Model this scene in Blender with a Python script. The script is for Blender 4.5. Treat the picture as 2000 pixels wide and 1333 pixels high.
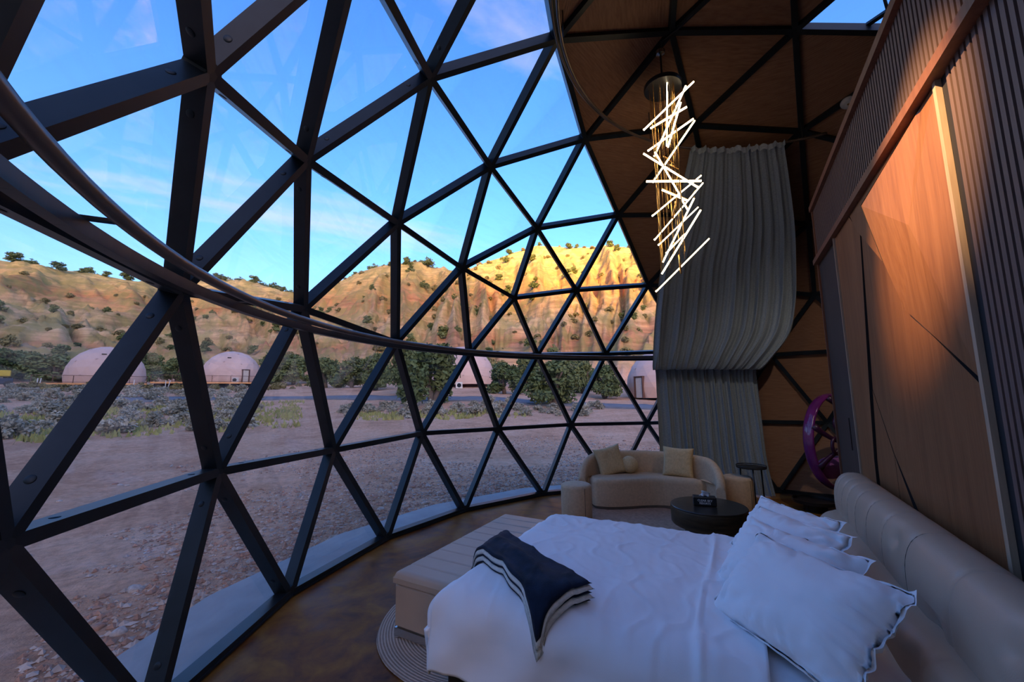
import bpy, bmesh, math, random
import numpy as np
from mathutils import Vector, Matrix, noise as mnoise

for o in list(bpy.data.objects):
    bpy.data.objects.remove(o, do_unlink=True)
scene = bpy.context.scene
COL = scene.collection
PI = math.pi
rnd = random.Random(7)

# ------------------------------------------------------------------ camera
R = 4.5                       # inner radius of the geodesic frame (m)
ZC = 0.253 * R                # height of the sphere centre above the floor
CAM = Vector((-0.9640, 3.7010, 1.6688))
CR = Vector((-0.58776304, -0.80895842, -0.01099476))     # right
CD = Vector((0.11054436, -0.06684058, -0.99162104))      # image down
CF = Vector((0.80144529, -0.58405360, 0.12871221))       # forward
FPX = 786.51
cam_d = bpy.data.cameras.new('camera')
cam_d.sensor_width = 36.0
cam_d.lens = 36.0 * FPX / 2000.0
cam_d.clip_start = 0.05
cam_d.clip_end = 2000
cam = bpy.data.objects.new('camera', cam_d)
COL.objects.link(cam)
m = Matrix((( CR.x, -CD.x, -CF.x), (CR.y, -CD.y, -CF.y), (CR.z, -CD.z, -CF.z))).to_4x4()
m.translation = CAM
cam.matrix_world = m
scene.camera = cam

# ------------------------------------------------------------------ sky, sun, exposure
scene.view_settings.view_transform = 'Standard'
scene.view_settings.look = 'None'
scene.view_settings.gamma = 1.0
scene.view_settings.use_curve_mapping = False
scene.view_settings.exposure = 1.25

world = bpy.data.worlds.new('dusk_sky')
scene.world = world
world.use_nodes = True
nt = world.node_tree
nt.nodes.clear()
def wn(t, **kw):
    n = nt.nodes.new(t)
    for k, v in kw.items():
        setattr(n, k, v)
    return n
w_out = wn('ShaderNodeOutputWorld')
w_bg = wn('ShaderNodeBackground')
w_tc = wn('ShaderNodeTexCoord')
w_sep = wn('ShaderNodeSeparateXYZ')
nt.links.new(w_tc.outputs['Generated'], w_sep.inputs[0])
w_sky = wn('ShaderNodeTexSky', sky_type='NISHITA')
w_sky.sun_disc = False
w_sky.sun_elevation = math.radians(7.5)
w_sky.sun_rotation = math.radians(90 - 150)
w_sky.air_density = 1.0
w_sky.dust_density = 4.0
w_sky.ozone_density = 2.5
w_hsv = wn('ShaderNodeHueSaturation')
w_hsv.inputs['Saturation'].default_value = 1.16
w_hsv.inputs['Value'].default_value = 0.34
w_tint = wn('ShaderNodeMix', data_type='RGBA', blend_type='MULTIPLY')
w_tint.inputs['Factor'].default_value = 1.0
w_tint.inputs['B'].default_value = (0.98, 0.855, 1.0, 1)
w_gam = wn('ShaderNodeGamma')
w_gam.inputs['Gamma'].default_value = 1.18
nt.links.new(w_sky.outputs[0], w_gam.inputs['Color'])
nt.links.new(w_gam.outputs[0], w_tint.inputs['A'])
nt.links.new(w_tint.outputs['Result'], w_hsv.inputs['Color'])
# cloud layer: direction projected on a flat deck
w_add = wn('ShaderNodeMath', operation='ADD')
w_add.inputs[1].default_value = 0.12
nt.links.new(w_sep.outputs['Z'], w_add.inputs[0])
w_div = wn('ShaderNodeVectorMath', operation='DIVIDE')
w_cmb = wn('ShaderNodeCombineXYZ')
nt.links.new(w_add.outputs[0], w_cmb.inputs[0])
nt.links.new(w_add.outputs[0], w_cmb.inputs[1])
w_cmb.inputs[2].default_value = 1.0
nt.links.new(w_tc.outputs['Generated'], w_div.inputs[0])
nt.links.new(w_cmb.outputs[0], w_div.inputs[1])
w_map = wn('ShaderNodeMapping')
w_map.inputs['Location'].default_value = (4.2, 2.3, 0)
w_map.inputs['Rotation'].default_value = (0, 0, math.radians(-15))
w_map.inputs['Scale'].default_value = (1.1, 0.5, 0.0)
nt.links.new(w_div.outputs[0], w_map.inputs[0])
w_noise = wn('ShaderNodeTexNoise')
w_noise.inputs['Scale'].default_value = 0.9
w_noise.inputs['Detail'].default_value = 8
w_noise.inputs['Roughness'].default_value = 0.58
w_noise.inputs['Distortion'].default_value = 0.35
nt.links.new(w_map.outputs[0], w_noise.inputs['Vector'])
w_cr = wn('ShaderNodeMapRange')
w_cr.inputs['From Min'].default_value = 0.55
w_cr.inputs['From Max'].default_value = 0.74
w_cr.inputs['To Max'].default_value = 0.85
nt.links.new(w_noise.outputs['Fac'], w_cr.inputs['Value'])
w_mix = wn('ShaderNodeMix', data_type='RGBA')
nt.links.new(w_cr.outputs[0], w_mix.inputs['Factor'])
nt.links.new(w_hsv.outputs[0], w_mix.inputs['A'])
w_mix.inputs['B'].default_value = (0.52, 0.445, 0.42, 1)
nt.links.new(w_mix.outputs['Result'], w_bg.inputs[0])
w_bg.inputs[1].default_value = 1.0
nt.links.new(w_bg.outputs[0], w_out.inputs[0])

SUN_AZ, SUN_EL = math.radians(150), math.radians(7.5)
sun_d = bpy.data.lights.new('sun', 'SUN')
sun_d.energy = 5.2
sun_d.color = (1.0, 0.53, 0.10)
sun_d.angle = math.radians(3.5)
sun = bpy.data.objects.new('sun', sun_d)
COL.objects.link(sun)
sdir = Vector((math.cos(SUN_AZ) * math.cos(SUN_EL), math.sin(SUN_AZ) * math.cos(SUN_EL), math.sin(SUN_EL)))
sun.rotation_euler = sdir.to_track_quat('Z', 'Y').to_euler()
sun.location = (0, 0, 60)

# ------------------------------------------------------------------ helpers
def ray(px, py):
    return CR * ((px - 1000) / FPX) + CD * ((py - 666.5) / FPX) + CF
def at_z(px, py, h):
    d = ray(px, py)
    return CAM + d * ((h - CAM.z) / d.z)
def at_cyl(px, py, r):
    d = ray(px, py)
    a = d.x * d.x + d.y * d.y
    b = CAM.x * d.x + CAM.y * d.y
    c = CAM.x ** 2 + CAM.y ** 2 - r * r
    return CAM + d * ((-b + math.sqrt(b * b - a * c)) / a)
def pix(p):
    v = Vector(p) - CAM
    z = v.dot(CF)
    if z < 0.02:
        return None
    return (1000 + FPX * v.dot(CR) / z, 666.5 + FPX * v.dot(CD) / z)
def in_view(pts, mg=60):
    for p in pts:
        q = pix(p)
        if q and -mg < q[0] < 2000 + mg and -mg < q[1] < 1333 + mg:
            return True
    return False
ROT = math.radians(25)        # furniture axes: +x from the partition to the glass, +y towards the camera
def L(x, y, z=0.0):
    return Vector((x * math.cos(ROT) - y * math.sin(ROT), x * math.sin(ROT) + y * math.cos(ROT), z))
def toL(p):
    return Vector((p.x * math.cos(ROT) + p.y * math.sin(ROT), -p.x * math.sin(ROT) + p.y * math.cos(ROT), p.z))

def tag(o, label=None, cat=None, group=None, kind=None):
    if label: o['label'] = label
    if cat: o['category'] = cat
    if group: o['group'] = group
    if kind: o['kind'] = kind
    return o
def empty(name, loc=(0, 0, 0), rz=0.0, **kw):
    o = bpy.data.objects.new(name, None)
    o.empty_display_size = 0.1
    COL.objects.link(o)
    o.location = loc
    o.rotation_euler = (0, 0, rz)
    return tag(o, **kw)

class MB:
    def __init__(s):
        s.v, s.f, s.m = [], [], []
    def add(s, verts, faces, mi=0):
        n = len(s.v)
        s.v += [tuple(p) for p in verts]
        s.f += [tuple(i + n for i in f) for f in faces]
        s.m += [mi] * len(faces)
        return s
    def box(s, c, size, rot=None, mi=0):
        hx, hy, hz = size[0] / 2, size[1] / 2, size[2] / 2
        vs = [Vector((x, y, z)) for z in (-hz, hz) for x, y in ((-hx, -hy), (hx, -hy), (hx, hy), (-hx, hy))]
        if rot is not None:
            vs = [rot @ q for q in vs]
        c = Vector(c)
        return s.add([q + c for q in vs], [(3, 2, 1, 0), (4, 5, 6, 7), (0, 1, 5, 4), (1, 2, 6, 5), (2, 3, 7, 6), (3, 0, 4, 7)], mi)
    def bevbox(s, c, size, b=0.01, mi=0):
        # box with chamfered edges (three nested rings)
        hx, hy, hz = size[0] / 2, size[1] / 2, size[2] / 2
        def ring(ix, z):
            x, y = hx - ix, hy - ix
            return [(-x + b, -y, z), (x - b, -y, z), (x, -y + b, z), (x, y - b, z), (x - b, y, z), (-x + b, y, z), (-x, y - b, z), (-x, -y + b, z)]
        rings = [ring(b, -hz), ring(0, -hz + b), ring(0, hz - b), ring(b, hz)]
        vs = [Vector(p) + Vector(c) for r in rings for p in r]
        fs = [tuple(range(7, -1, -1)), tuple(range(24, 32))]
        for k in range(3):
            for i in range(8):
                j = (i + 1) % 8
                fs.append((k * 8 + i, k * 8 + j, k * 8 + 8 + j, k * 8 + 8 + i))
        return s.add(vs, fs, mi)
    def beam(s, a, b, w, d, up, mi=0):
        a, b = Vector(a), Vector(b)
        x = (b - a).normalized()
        u = Vector(up)
        u = (u - x * u.dot(x)).normalized()
        y = u.cross(x)
        vs = []
        for p in (a, b):
            for sy, sz in ((-1, 0), (1, 0), (1, 1), (-1, 1)):
                vs.append(p + y * (sy * w / 2) + u * (sz * d))
        return s.add(vs, [(0, 1, 2, 3), (7, 6, 5, 4), (0, 4, 5, 1), (1, 5, 6, 2), (2, 6, 7, 3), (3, 7, 4, 0)], mi)
    def tube(s, path, r, n=8, closed=False, mi=0, caps=True):
        path = [Vector(p) for p in path]
        k = len(path)
        base = len(s.v)
        prev = None
        rr = r if hasattr(r, '__len__') else [r] * k
        for i, p in enumerate(path):
            if closed:
                t = path[(i + 1) % k] - path[i - 1]
            else:
                t = path[min(i + 1, k - 1)] - path[max(i - 1, 0)]
            if t.length < 1e-9: t = Vector((0, 0, 1))
            t.normalize()
            if prev is None:
                a = Vector((0, 0, 1)) if abs(t.z) < 0.9 else Vector((1, 0, 0))
                prev = (a - t * a.dot(t)).normalized()
            prev = (prev - t * prev.dot(t)).normalized()
            b = t.cross(prev)
            for j in range(n):
                an = 2 * PI * j / n
                s.v.append(tuple(p + (prev * math.cos(an) + b * math.sin(an)) * rr[i]))
        segs = k if closed else k - 1
        for i in range(segs):
            for j in range(n):
                i2 = (i + 1) % k
                s.f.append((base + i * n + j, base + i * n + (j + 1) % n, base + i2 * n + (j + 1) % n, base + i2 * n + j))
                s.m.append(mi)
        if caps and not closed:
            s.f.append(tuple(base + j for j in range(n - 1, -1, -1))); s.m.append(mi)
            s.f.append(tuple(base + (k - 1) * n + j for j in range(n))); s.m.append(mi)
        return s
    def lathe(s, prof, n=32, c=(0, 0, 0), mi=0):
        base = len(s.v)
        for (r, z) in prof:
            for j in range(n):
                a = 2 * PI * j / n
                s.v.append((c[0] + r * math.cos(a), c[1] + r * math.sin(a), c[2] + z))
        for i in range(len(prof) - 1):
            for j in range(n):
                s.f.append((base + i * n + j, base + i * n + (j + 1) % n, base + (i + 1) * n + (j + 1) % n, base + (i + 1) * n + j)); s.m.append(mi)
        s.f.append(tuple(base + j for j in range(n - 1, -1, -1))); s.m.append(mi)
        s.f.append(tuple(base + (len(prof) - 1) * n + j for j in range(n))); s.m.append(mi)
        return s
    def prism(s, pts, n, th, mi=0):
        pts = [Vector(p) for p in pts]
        n = Vector(n)
        k = len(pts)
        vs = pts + [p + n * th for p in pts]
        fs = [tuple(range(k - 1, -1, -1)), tuple(range(k, 2 * k))]
        for i in range(k):
            j = (i + 1) % k
            fs.append((i, j, k + j, k + i))
        return s.add(vs, fs, mi)
    def grid(s, fn, nu, nv, mi=0, closed_u=False):
        base = len(s.v)
        for i in range(nu + (0 if closed_u else 1)):
            for j in range(nv + 1):
                s.v.append(tuple(fn(i / nu, j / nv)))
        w = nv + 1
        nn = nu if closed_u else nu + 1
        for i in range(nu):
            i2 = (i + 1) % nn
            for j in range(nv):
                s.f.append((base + i * w + j, base + i2 * w + j, base + i2 * w + j + 1, base + i * w + j + 1)); s.m.append(mi)
        return s
    def build(s, name, mats, parent=None, smooth=False, loc=None, rz=None):
        me = bpy.data.meshes.new(name)
        me.from_pydata(s.v, [], s.f)
        mats = mats if isinstance(mats, (list, tuple)) else [mats]
        for mt in mats: me.materials.append(mt)
        if len(mats) > 1: me.polygons.foreach_set('material_index', s.m)
        bm = bmesh.new(); bm.from_mesh(me)
        bmesh.ops.recalc_face_normals(bm, faces=bm.faces)
        bm.to_mesh(me); bm.free()
        if smooth:
            me.polygons.foreach_set('use_smooth', [True] * len(me.polygons))
            if smooth != True:
                me.set_sharp_from_angle(angle=math.radians(smooth))
        me.update()
        o = bpy.data.objects.new(name, me)
        COL.objects.link(o)
        if parent: o.parent = parent
        if loc is not None: o.location = loc
        if rz is not None: o.rotation_euler = (0, 0, rz)
        return o
def link_copy(o, parent=None):
    c = o.copy(); COL.objects.link(c); c.parent = parent
    return c
def copy_tree(o, parent=None):
    c = link_copy(o, parent)
    for ch in list(o.children): copy_tree(ch, c)
    return c
def mesh_obj(name, me, parent=None, loc=None, rz=None, sc=None):
    o = bpy.data.objects.new(name, me); COL.objects.link(o)
    if parent: o.parent = parent
    if loc is not None: o.location = loc
    if rz is not None: o.rotation_euler = (0, 0, rz)
    if sc is not None: o.scale = sc
    return o

# ------------------------------------------------------------------ materials
class NT:
    def __init__(s, name):
        s.m = bpy.data.materials.new(name); s.m.use_nodes = True
        s.t = s.m.node_tree; s.t.nodes.clear()
        s.out = s.n('ShaderNodeOutputMaterial')
    def n(s, t, **kw):
        x = s.t.nodes.new(t)
        for k, v in kw.items(): setattr(x, k, v)
        return x
    def l(s, a, b): s.t.links.new(a, b)
    def noise(s, scale, detail=4, rough=0.55, vec=None, dist=0.0):
        x = s.n('ShaderNodeTexNoise')
        x.inputs['Scale'].default_value = scale; x.inputs['Detail'].default_value = detail
        x.inputs['Roughness'].default_value = rough; x.inputs['Distortion'].default_value = dist
        if vec: s.l(vec, x.inputs['Vector'])
        return x.outputs['Fac']
    def ramp(s, fac, stops):
        x = s.n('ShaderNodeValToRGB')
        e = x.color_ramp.elements
        e[0].position, e[0].color = stops[0][0], (*stops[0][1], 1)
        e[1].position, e[1].color = stops[-1][0], (*stops[-1][1], 1)
        for p, c in stops[1:-1]:
            q = e.new(p); q.color = (*c, 1)
        s.l(fac, x.inputs[0])
        return x.outputs[0]
    def vec(s, kind='Object', scale=(1, 1, 1), rot=(0, 0, 0)):
        tc = s.n('ShaderNodeTexCoord'); mp = s.n('ShaderNodeMapping')
        mp.inputs['Scale'].default_value = scale; mp.inputs['Rotation'].default_value = rot
        s.l(tc.outputs[kind], mp.inputs[0])
        return mp.outputs[0]
    def bsdf(s, rough=0.5, metal=0.0, spec=0.5, color=None, sheen=0.0, coat=0.0):
        b = s.n('ShaderNodeBsdfPrincipled')
        b.inputs['Roughness'].default_value = rough; b.inputs['Metallic'].default_value = metal
        b.inputs['Specular IOR Level'].default_value = spec
        b.inputs['Sheen Weight'].default_value = sheen
        b.inputs['Coat Weight'].default_value = coat
        if color is not None:
            if isinstance(color, tuple): b.inputs['Base Color'].default_value = (*color, 1)
            else: s.l(color, b.inputs['Base Color'])
        s.b = b
        s.l(b.outputs[0], s.out.inputs['Surface'])
        return b
    def bump(s, h, strength=0.2, dist=0.01):
        x = s.n('ShaderNodeBump'); x.inputs['Strength'].default_value = strength; x.inputs['Distance'].default_value = dist
        s.l(h, x.inputs['Height']); s.l(x.outputs[0], s.b.inputs['Normal'])
def simple(name, col, rough=0.5, metal=0.0, spec=0.5, var=0.12, nscale=8, bump=0.0, bscale=200, sheen=0.0, coat=0.0, vec=None):
    k = NT(name)
    v = k.vec(*(vec or ('Object',)))
    c0 = tuple(x * (1 - var) for x in col); c1 = tuple(min(1, x * (1 + var)) for x in col)
    cc = k.ramp(k.noise(nscale, 4, vec=v), [(0.3, c0), (0.7, c1)])
    k.bsdf(rough, metal, spec, cc, sheen, coat)
    if bump: k.bump(k.noise(bscale, 2, vec=v), bump, 0.004)
    return k.m
M = {}
M['steel'] = simple('dark_steel', (0.0075, 0.0130, 0.0185), 0.42, 0.0, 0.36, 0.35, 6)
M['steel_scuff'] = simple('pale_paint_scuff', (0.45, 0.46, 0.46), 0.6)
M['rail'] = simple('bronze_rail', (0.16, 0.115, 0.09), 0.35, 0.55, 0.5, 0.2, 5)
M['rail_dark'] = simple('dark_rail', (0.02, 0.02, 0.022), 0.4, 0.2)
M['black'] = simple('black_paint', (0.012, 0.012, 0.013), 0.4)
M['white_plastic'] = simple('white_plastic', (0.6, 0.58, 0.55), 0.45)
M['chrome'] = simple('brushed_chrome', (0.6, 0.6, 0.6), 0.22, 1.0, var=0.05)
M['gold'] = simple('warm_gold', (0.75, 0.42, 0.13), 0.25, 1.0, var=0.08)
M['white_cloth'] = simple('white_cotton', (0.87, 0.86, 0.88), 0.85, 0, 0.2, 0.02, 5, 0.15, 500, sheen=0.1)
M['leather'] = simple('tan_leather', (0.47, 0.345, 0.25), 0.42, 0, 0.45, 0.05, 4, 0.12, 260)
M['boucle'] = simple('beige_fabric', (0.64, 0.46, 0.30), 0.9, 0, 0.2, 0.10, 30, 0.35, 420, sheen=0.1)
M['seam'] = simple('dark_seam', (0.12, 0.092, 0.070), 0.7)
M['cushion'] = simple('straw_cushion', (0.66, 0.49, 0.28), 0.9, 0, 0.2, 0.12, 40, 0.3, 400)
M['navy'] = simple('navy_plush', (0.0055, 0.012, 0.030), 0.8, 0, 0.2, 0.5, 12, 0.3, 150, sheen=0.05)
M['sherpa'] = simple('cream_sherpa', (0.66, 0.65, 0.60), 0.95, 0, 0.1, 0.12, 60, 0.6, 160)
M['table_dark'] = simple('dark_wood_table', (0.030, 0.022, 0.017), 0.28, 0, 0.5, 0.4, 6)
M['table_side'] = simple('bronze_table_rim', (0.060, 0.040, 0.022), 0.38, 0.25, 0.5, 0.5, 4, vec=('Object', (1, 1, 6)))
M['purple'] = simple('glossy_purple', (0.17, 0.020, 0.15), 0.12, 0, 0.6, 0.2, 5, coat=0.5)
M['purple_dark'] = simple('dark_purple_lattice', (0.05, 0.012, 0.045), 0.3, 0, 0.5)
M['purple_cloth'] = simple('purple_velvet', (0.36, 0.11, 0.40), 0.8, 0, 0.2, 0.1, 20, sheen=0.3)
M['tissue'] = simple('white_tissue', (0.8, 0.8, 0.82), 0.9)
M['concrete'] = simple('grey_concrete', (0.30, 0.315, 0.32), 0.8, 0, 0.3, 0.12, 3, 0.2, 60)
M['asphalt'] = simple('grey_asphalt', (0.155, 0.165, 0.185), 0.9, 0, 0.2, 0.15, 2, 0.2, 20)
M['edge_wood'] = simple('pale_edge_wood', (0.42, 0.30, 0.20), 0.6, vec=('Object', (6, 6, 0.6)))
M['white_metal'] = simple('white_metal', (0.62, 0.62, 0.6), 0.5)
M['orange_wood'] = simple('cedar_board', (0.70, 0.33, 0.12), 0.75, var=0.2, nscale=2)
M['brown_rail'] = simple('brown_railing', (0.11, 0.05, 0.035), 0.7)
M['post_wood'] = simple('pale_post_wood', (0.34, 0.25, 0.18), 0.8)
M['dome_skin'] = simple('pink_dome_cover', (0.64, 0.46, 0.40), 0.62, 0, 0.3, 0.05, 0.6)
M['dome_low'] = simple('tan_dome_skirt', (0.66, 0.45, 0.35), 0.7, 0, 0.3, 0.06, 0.6)
M['dome_seam'] = simple('dome_seam', (0.38, 0.27, 0.24), 0.7)
M['door_grey'] = simple('outside_door', (0.60, 0.54, 0.47), 0.6)
M['door_brown'] = simple('outside_brown_door', (0.16, 0.065, 0.05), 0.6)
M['yellow'] = simple('yellow_paint', (0.60, 0.42, 0.02), 0.5)
M['blue_dark'] = simple('dark_blue_paint', (0.02, 0.035, 0.07), 0.5)
M['glass_dark'] = simple('dark_window', (0.02, 0.025, 0.03), 0.1)
M['bark'] = simple('grey_bark', (0.13, 0.10, 0.08), 0.9)
M['stone'] = simple('pale_stone', (0.42, 0.35, 0.30), 0.9, var=0.3, nscale=5)
M['stone_red'] = simple('red_stone', (0.34, 0.19, 0.13), 0.9, var=0.3, nscale=5)

def mk_leaf(name, c0, c1):
    k = NT(name)
    oi = k.n('ShaderNodeObjectInfo')
    g = k.n('ShaderNodeNewGeometry')
    mx = k.n('ShaderNodeMath', operation='ADD')
    k.l(k.noise(2.5, 3), mx.inputs[0])
    ml = k.n('ShaderNodeMath', operation='MULTIPLY'); ml.inputs[1].default_value = 0.45
    k.l(oi.outputs['Random'], ml.inputs[0]); k.l(ml.outputs[0], mx.inputs[1])
    cc = k.ramp(mx.outputs[0], [(0.35, c0), (1.0, c1)])
    k.bsdf(0.8, 0, 0.15, cc)
    return k.m
M['juniper'] = mk_leaf('juniper_leaf', (0.085, 0.125, 0.050), (0.19, 0.225, 0.09))
M['scrub'] = mk_leaf('dry_scrub_leaf', (0.17, 0.155, 0.07), (0.30, 0.26, 0.12))
M['sage'] = mk_leaf('sage_leaf', (0.26, 0.25, 0.19), (0.46, 0.44, 0.35))
M['grass'] = mk_leaf('meadow_grass_blade', (0.22, 0.24, 0.08), (0.40, 0.38, 0.14))
M['blossom'] = mk_leaf('pink_blossom', (0.45, 0.30, 0.27), (0.62, 0.45, 0.40))

def mk_glass():
    k = NT('clear_dome_film')
    tr = k.n('ShaderNodeBsdfTransparent'); tr.inputs[0].default_value = (0.995, 0.997, 0.998, 1)
    gl = k.n('ShaderNodeBsdfGlossy'); gl.inputs['Roughness'].default_value = 0.03
    gl.inputs[0].default_value = (0.9, 0.95, 1, 1)
    fr = k.n('ShaderNodeFresnel'); fr.inputs[0].default_value = 1.42
    mul = k.n('ShaderNodeMath', operation='MULTIPLY'); mul.inputs[1].default_value = 0.18
    k.l(fr.outputs[0], mul.inputs[0])
    mx = k.n('ShaderNodeMixShader'); k.l(mul.outputs[0], mx.inputs[0]); k.l(tr.outputs[0], mx.inputs[1]); k.l(gl.outputs[0], mx.inputs[2])
    # dusty wipe marks on the film
    df = k.n('ShaderNodeBsdfDiffuse'); df.inputs[0].default_value = (0.75, 0.78, 0.8, 1)
    tl = k.n('ShaderNodeBsdfTranslucent'); tl.inputs[0].default_value = (0.75, 0.78, 0.8, 1)
    d2 = k.n('ShaderNodeMixShader'); k.l(df.outputs[0], d2.inputs[1]); k.l(tl.outputs[0], d2.inputs[2])
    v = k.vec('Object', (1.2, 1.2, 9.0), (0.5, 0.4, 0.3))
    a = k.noise(2.2, 6, 0.62, v, 0.8)
    mr = k.n('ShaderNodeMapRange'); mr.inputs['From Min'].default_value = 0.48; mr.inputs['From Max'].default_value = 0.80
    mr.inputs['To Min'].default_value = 0.0; mr.inputs['To Max'].default_value = 0.05
    k.l(a, mr.inputs['Value'])
    m3 = k.n('ShaderNodeMixShader'); k.l(mr.outputs[0], m3.inputs[0]); k.l(mx.outputs[0], m3.inputs[1]); k.l(d2.outputs[0], m3.inputs[2])
    k.l(m3.outputs[0], k.out.inputs['Surface'])
    return k.m
M['glass'] = mk_glass()

def mk_veneer():
    k = NT('brown_veneer_panel')
    v = k.vec('Object', (3, 3, 70))
    cc = k.ramp(k.noise(2.0, 4, 0.6, v), [(0.3, (0.23, 0.112, 0.062)), (0.7, (0.35, 0.18, 0.10))])
    k.bsdf(0.6, 0, 0.3, cc)
    w = k.n('ShaderNodeTexWave', bands_direction='Z'); w.inputs['Scale'].default_value = 34; w.inputs['Distortion'].default_value = 0.4
    k.l(k.vec('Object'), w.inputs['Vector'])
    k.bump(w.outputs['Fac'], 0.35, 0.004)
    return k.m
M['veneer'] = mk_veneer()
def mk_wood(name, c0, c1, c2, rough=0.45):
    k = NT(name)
    v = k.vec('Object', (9, 9, 0.55))
    a = k.noise(1.6, 6, 0.6, v, 0.6)
    b = k.noise(7, 6, 0.6, k.vec('Object', (14, 14, 0.5)))
    mx = k.n('ShaderNodeMix', data_type='FLOAT'); mx.inputs[0].default_value = 0.4
    k.l(a, mx.inputs[2]); k.l(b, mx.inputs[3])
    cc = k.ramp(mx.outputs[0], [(0.3, c0), (0.5, c1), (0.72, c2)])
    k.bsdf(rough, 0, 0.4, cc)
    k.bump(b, 0.08, 0.003)
    return k.m
M['wood'] = mk_wood('walnut_feature_wood', (0.15, 0.052, 0.018), (0.235, 0.092, 0.034), (0.31, 0.135, 0.056))
M['slat'] = mk_wood('mauve_brown_slat', (0.115, 0.068, 0.055), (0.150, 0.092, 0.076), (0.195, 0.125, 0.104), 0.55)
M['dark_wood'] = mk_wood('dark_ash_panel', (0.036, 0.024, 0.022), (0.056, 0.038, 0.034), (0.082, 0.057, 0.052), 0.5)
M['trim_wood'] = mk_wood('red_brown_trim', (0.13, 0.048, 0.026), (0.19, 0.075, 0.042), (0.25, 0.11, 0.065), 0.5)
M['backing'] = simple('black_backing', (0.010, 0.008, 0.009), 0.8)

def mk_floor():
    k = NT('stained_concrete_floor')
    v = k.vec('Object')
    a = k.noise(1.3, 6, 0.62, v, 1.2)
    b = k.noise(5.0, 6, 0.65, v, 0.6)
    mx = k.n('ShaderNodeMix', data_type='FLOAT'); mx.inputs[0].default_value = 0.45
    k.l(a, mx.inputs[2]); k.l(b, mx.inputs[3])
    cc = k.ramp(mx.outputs[0], [(0.36, (0.060, 0.020, 0.008)), (0.46, (0.17, 0.065, 0.018)), (0.56, (0.25, 0.118, 0.026)), (0.68, (0.33, 0.16, 0.055))])
    k.bsdf(0.45, 0, 0.10, cc)
    rr = k.ramp(b, [(0.3, (0.34,) * 3), (0.7, (0.55,) * 3)])
    k.l(rr, k.b.inputs['Roughness'])
    k.bump(k.noise(25, 4, vec=v), 0.05, 0.004)
    return k.m
M['floor'] = mk_floor()
def mk_jute(name, c0, c1, cx, cy, pitch):
    k = NT(name)
    tc = k.n('ShaderNodeTexCoord'); ln = k.n('ShaderNodeVectorMath', operation='LENGTH')
    k.l(tc.outputs['Object'], ln.inputs[0])
    sn = k.n('ShaderNodeMath', operation='MULTIPLY'); sn.inputs[1].default_value = 2 * PI / pitch
    k.l(ln.outputs['Value'], sn.inputs[0])
    si = k.n('ShaderNodeMath', operation='SINE'); k.l(sn.outputs[0], si.inputs[0])
    ad = k.n('ShaderNodeMath', operation='ADD'); k.l(si.outputs[0], ad.inputs[0])
    nz = k.n('ShaderNodeMath', operation='MULTIPLY'); nz.inputs[1].default_value = 1.6
    k.l(k.noise(45, 3, vec=tc.outputs['Object']), nz.inputs[0]); k.l(nz.outputs[0], ad.inputs[1])
    cc = k.ramp(ad.outputs[0], [(0.1, c0), (1.0, c1)])
    k.bsdf(0.95, 0, 0.1, cc)
    k.bump(ad.outputs[0], 0.5, 0.004)
    return k.m
M['jute'] = mk_jute('braided_jute', (0.27, 0.19, 0.145), (0.50, 0.385, 0.30), 0, 0, 0.019)
M['rug'] = simple('dusty_brown_rug', (0.46, 0.29, 0.205), 0.95, 0, 0.1, 0.18, 25, 0.4, 300)

def mk_curtain():
    k = NT('slate_curtain_cloth')
    v = k.vec('Object', (1, 1, 1))
    cc = k.ramp(k.noise(60, 3, vec=v), [(0.3, (0.225, 0.265, 0.295)), (0.7, (0.315, 0.36, 0.395))])
    k.bsdf(0.75, 0, 0.25, cc, sheen=0.15)
    k.bump(k.noise(400, 2, vec=v), 0.15, 0.003)
    return k.m
M['curtain'] = mk_curtain()

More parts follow.
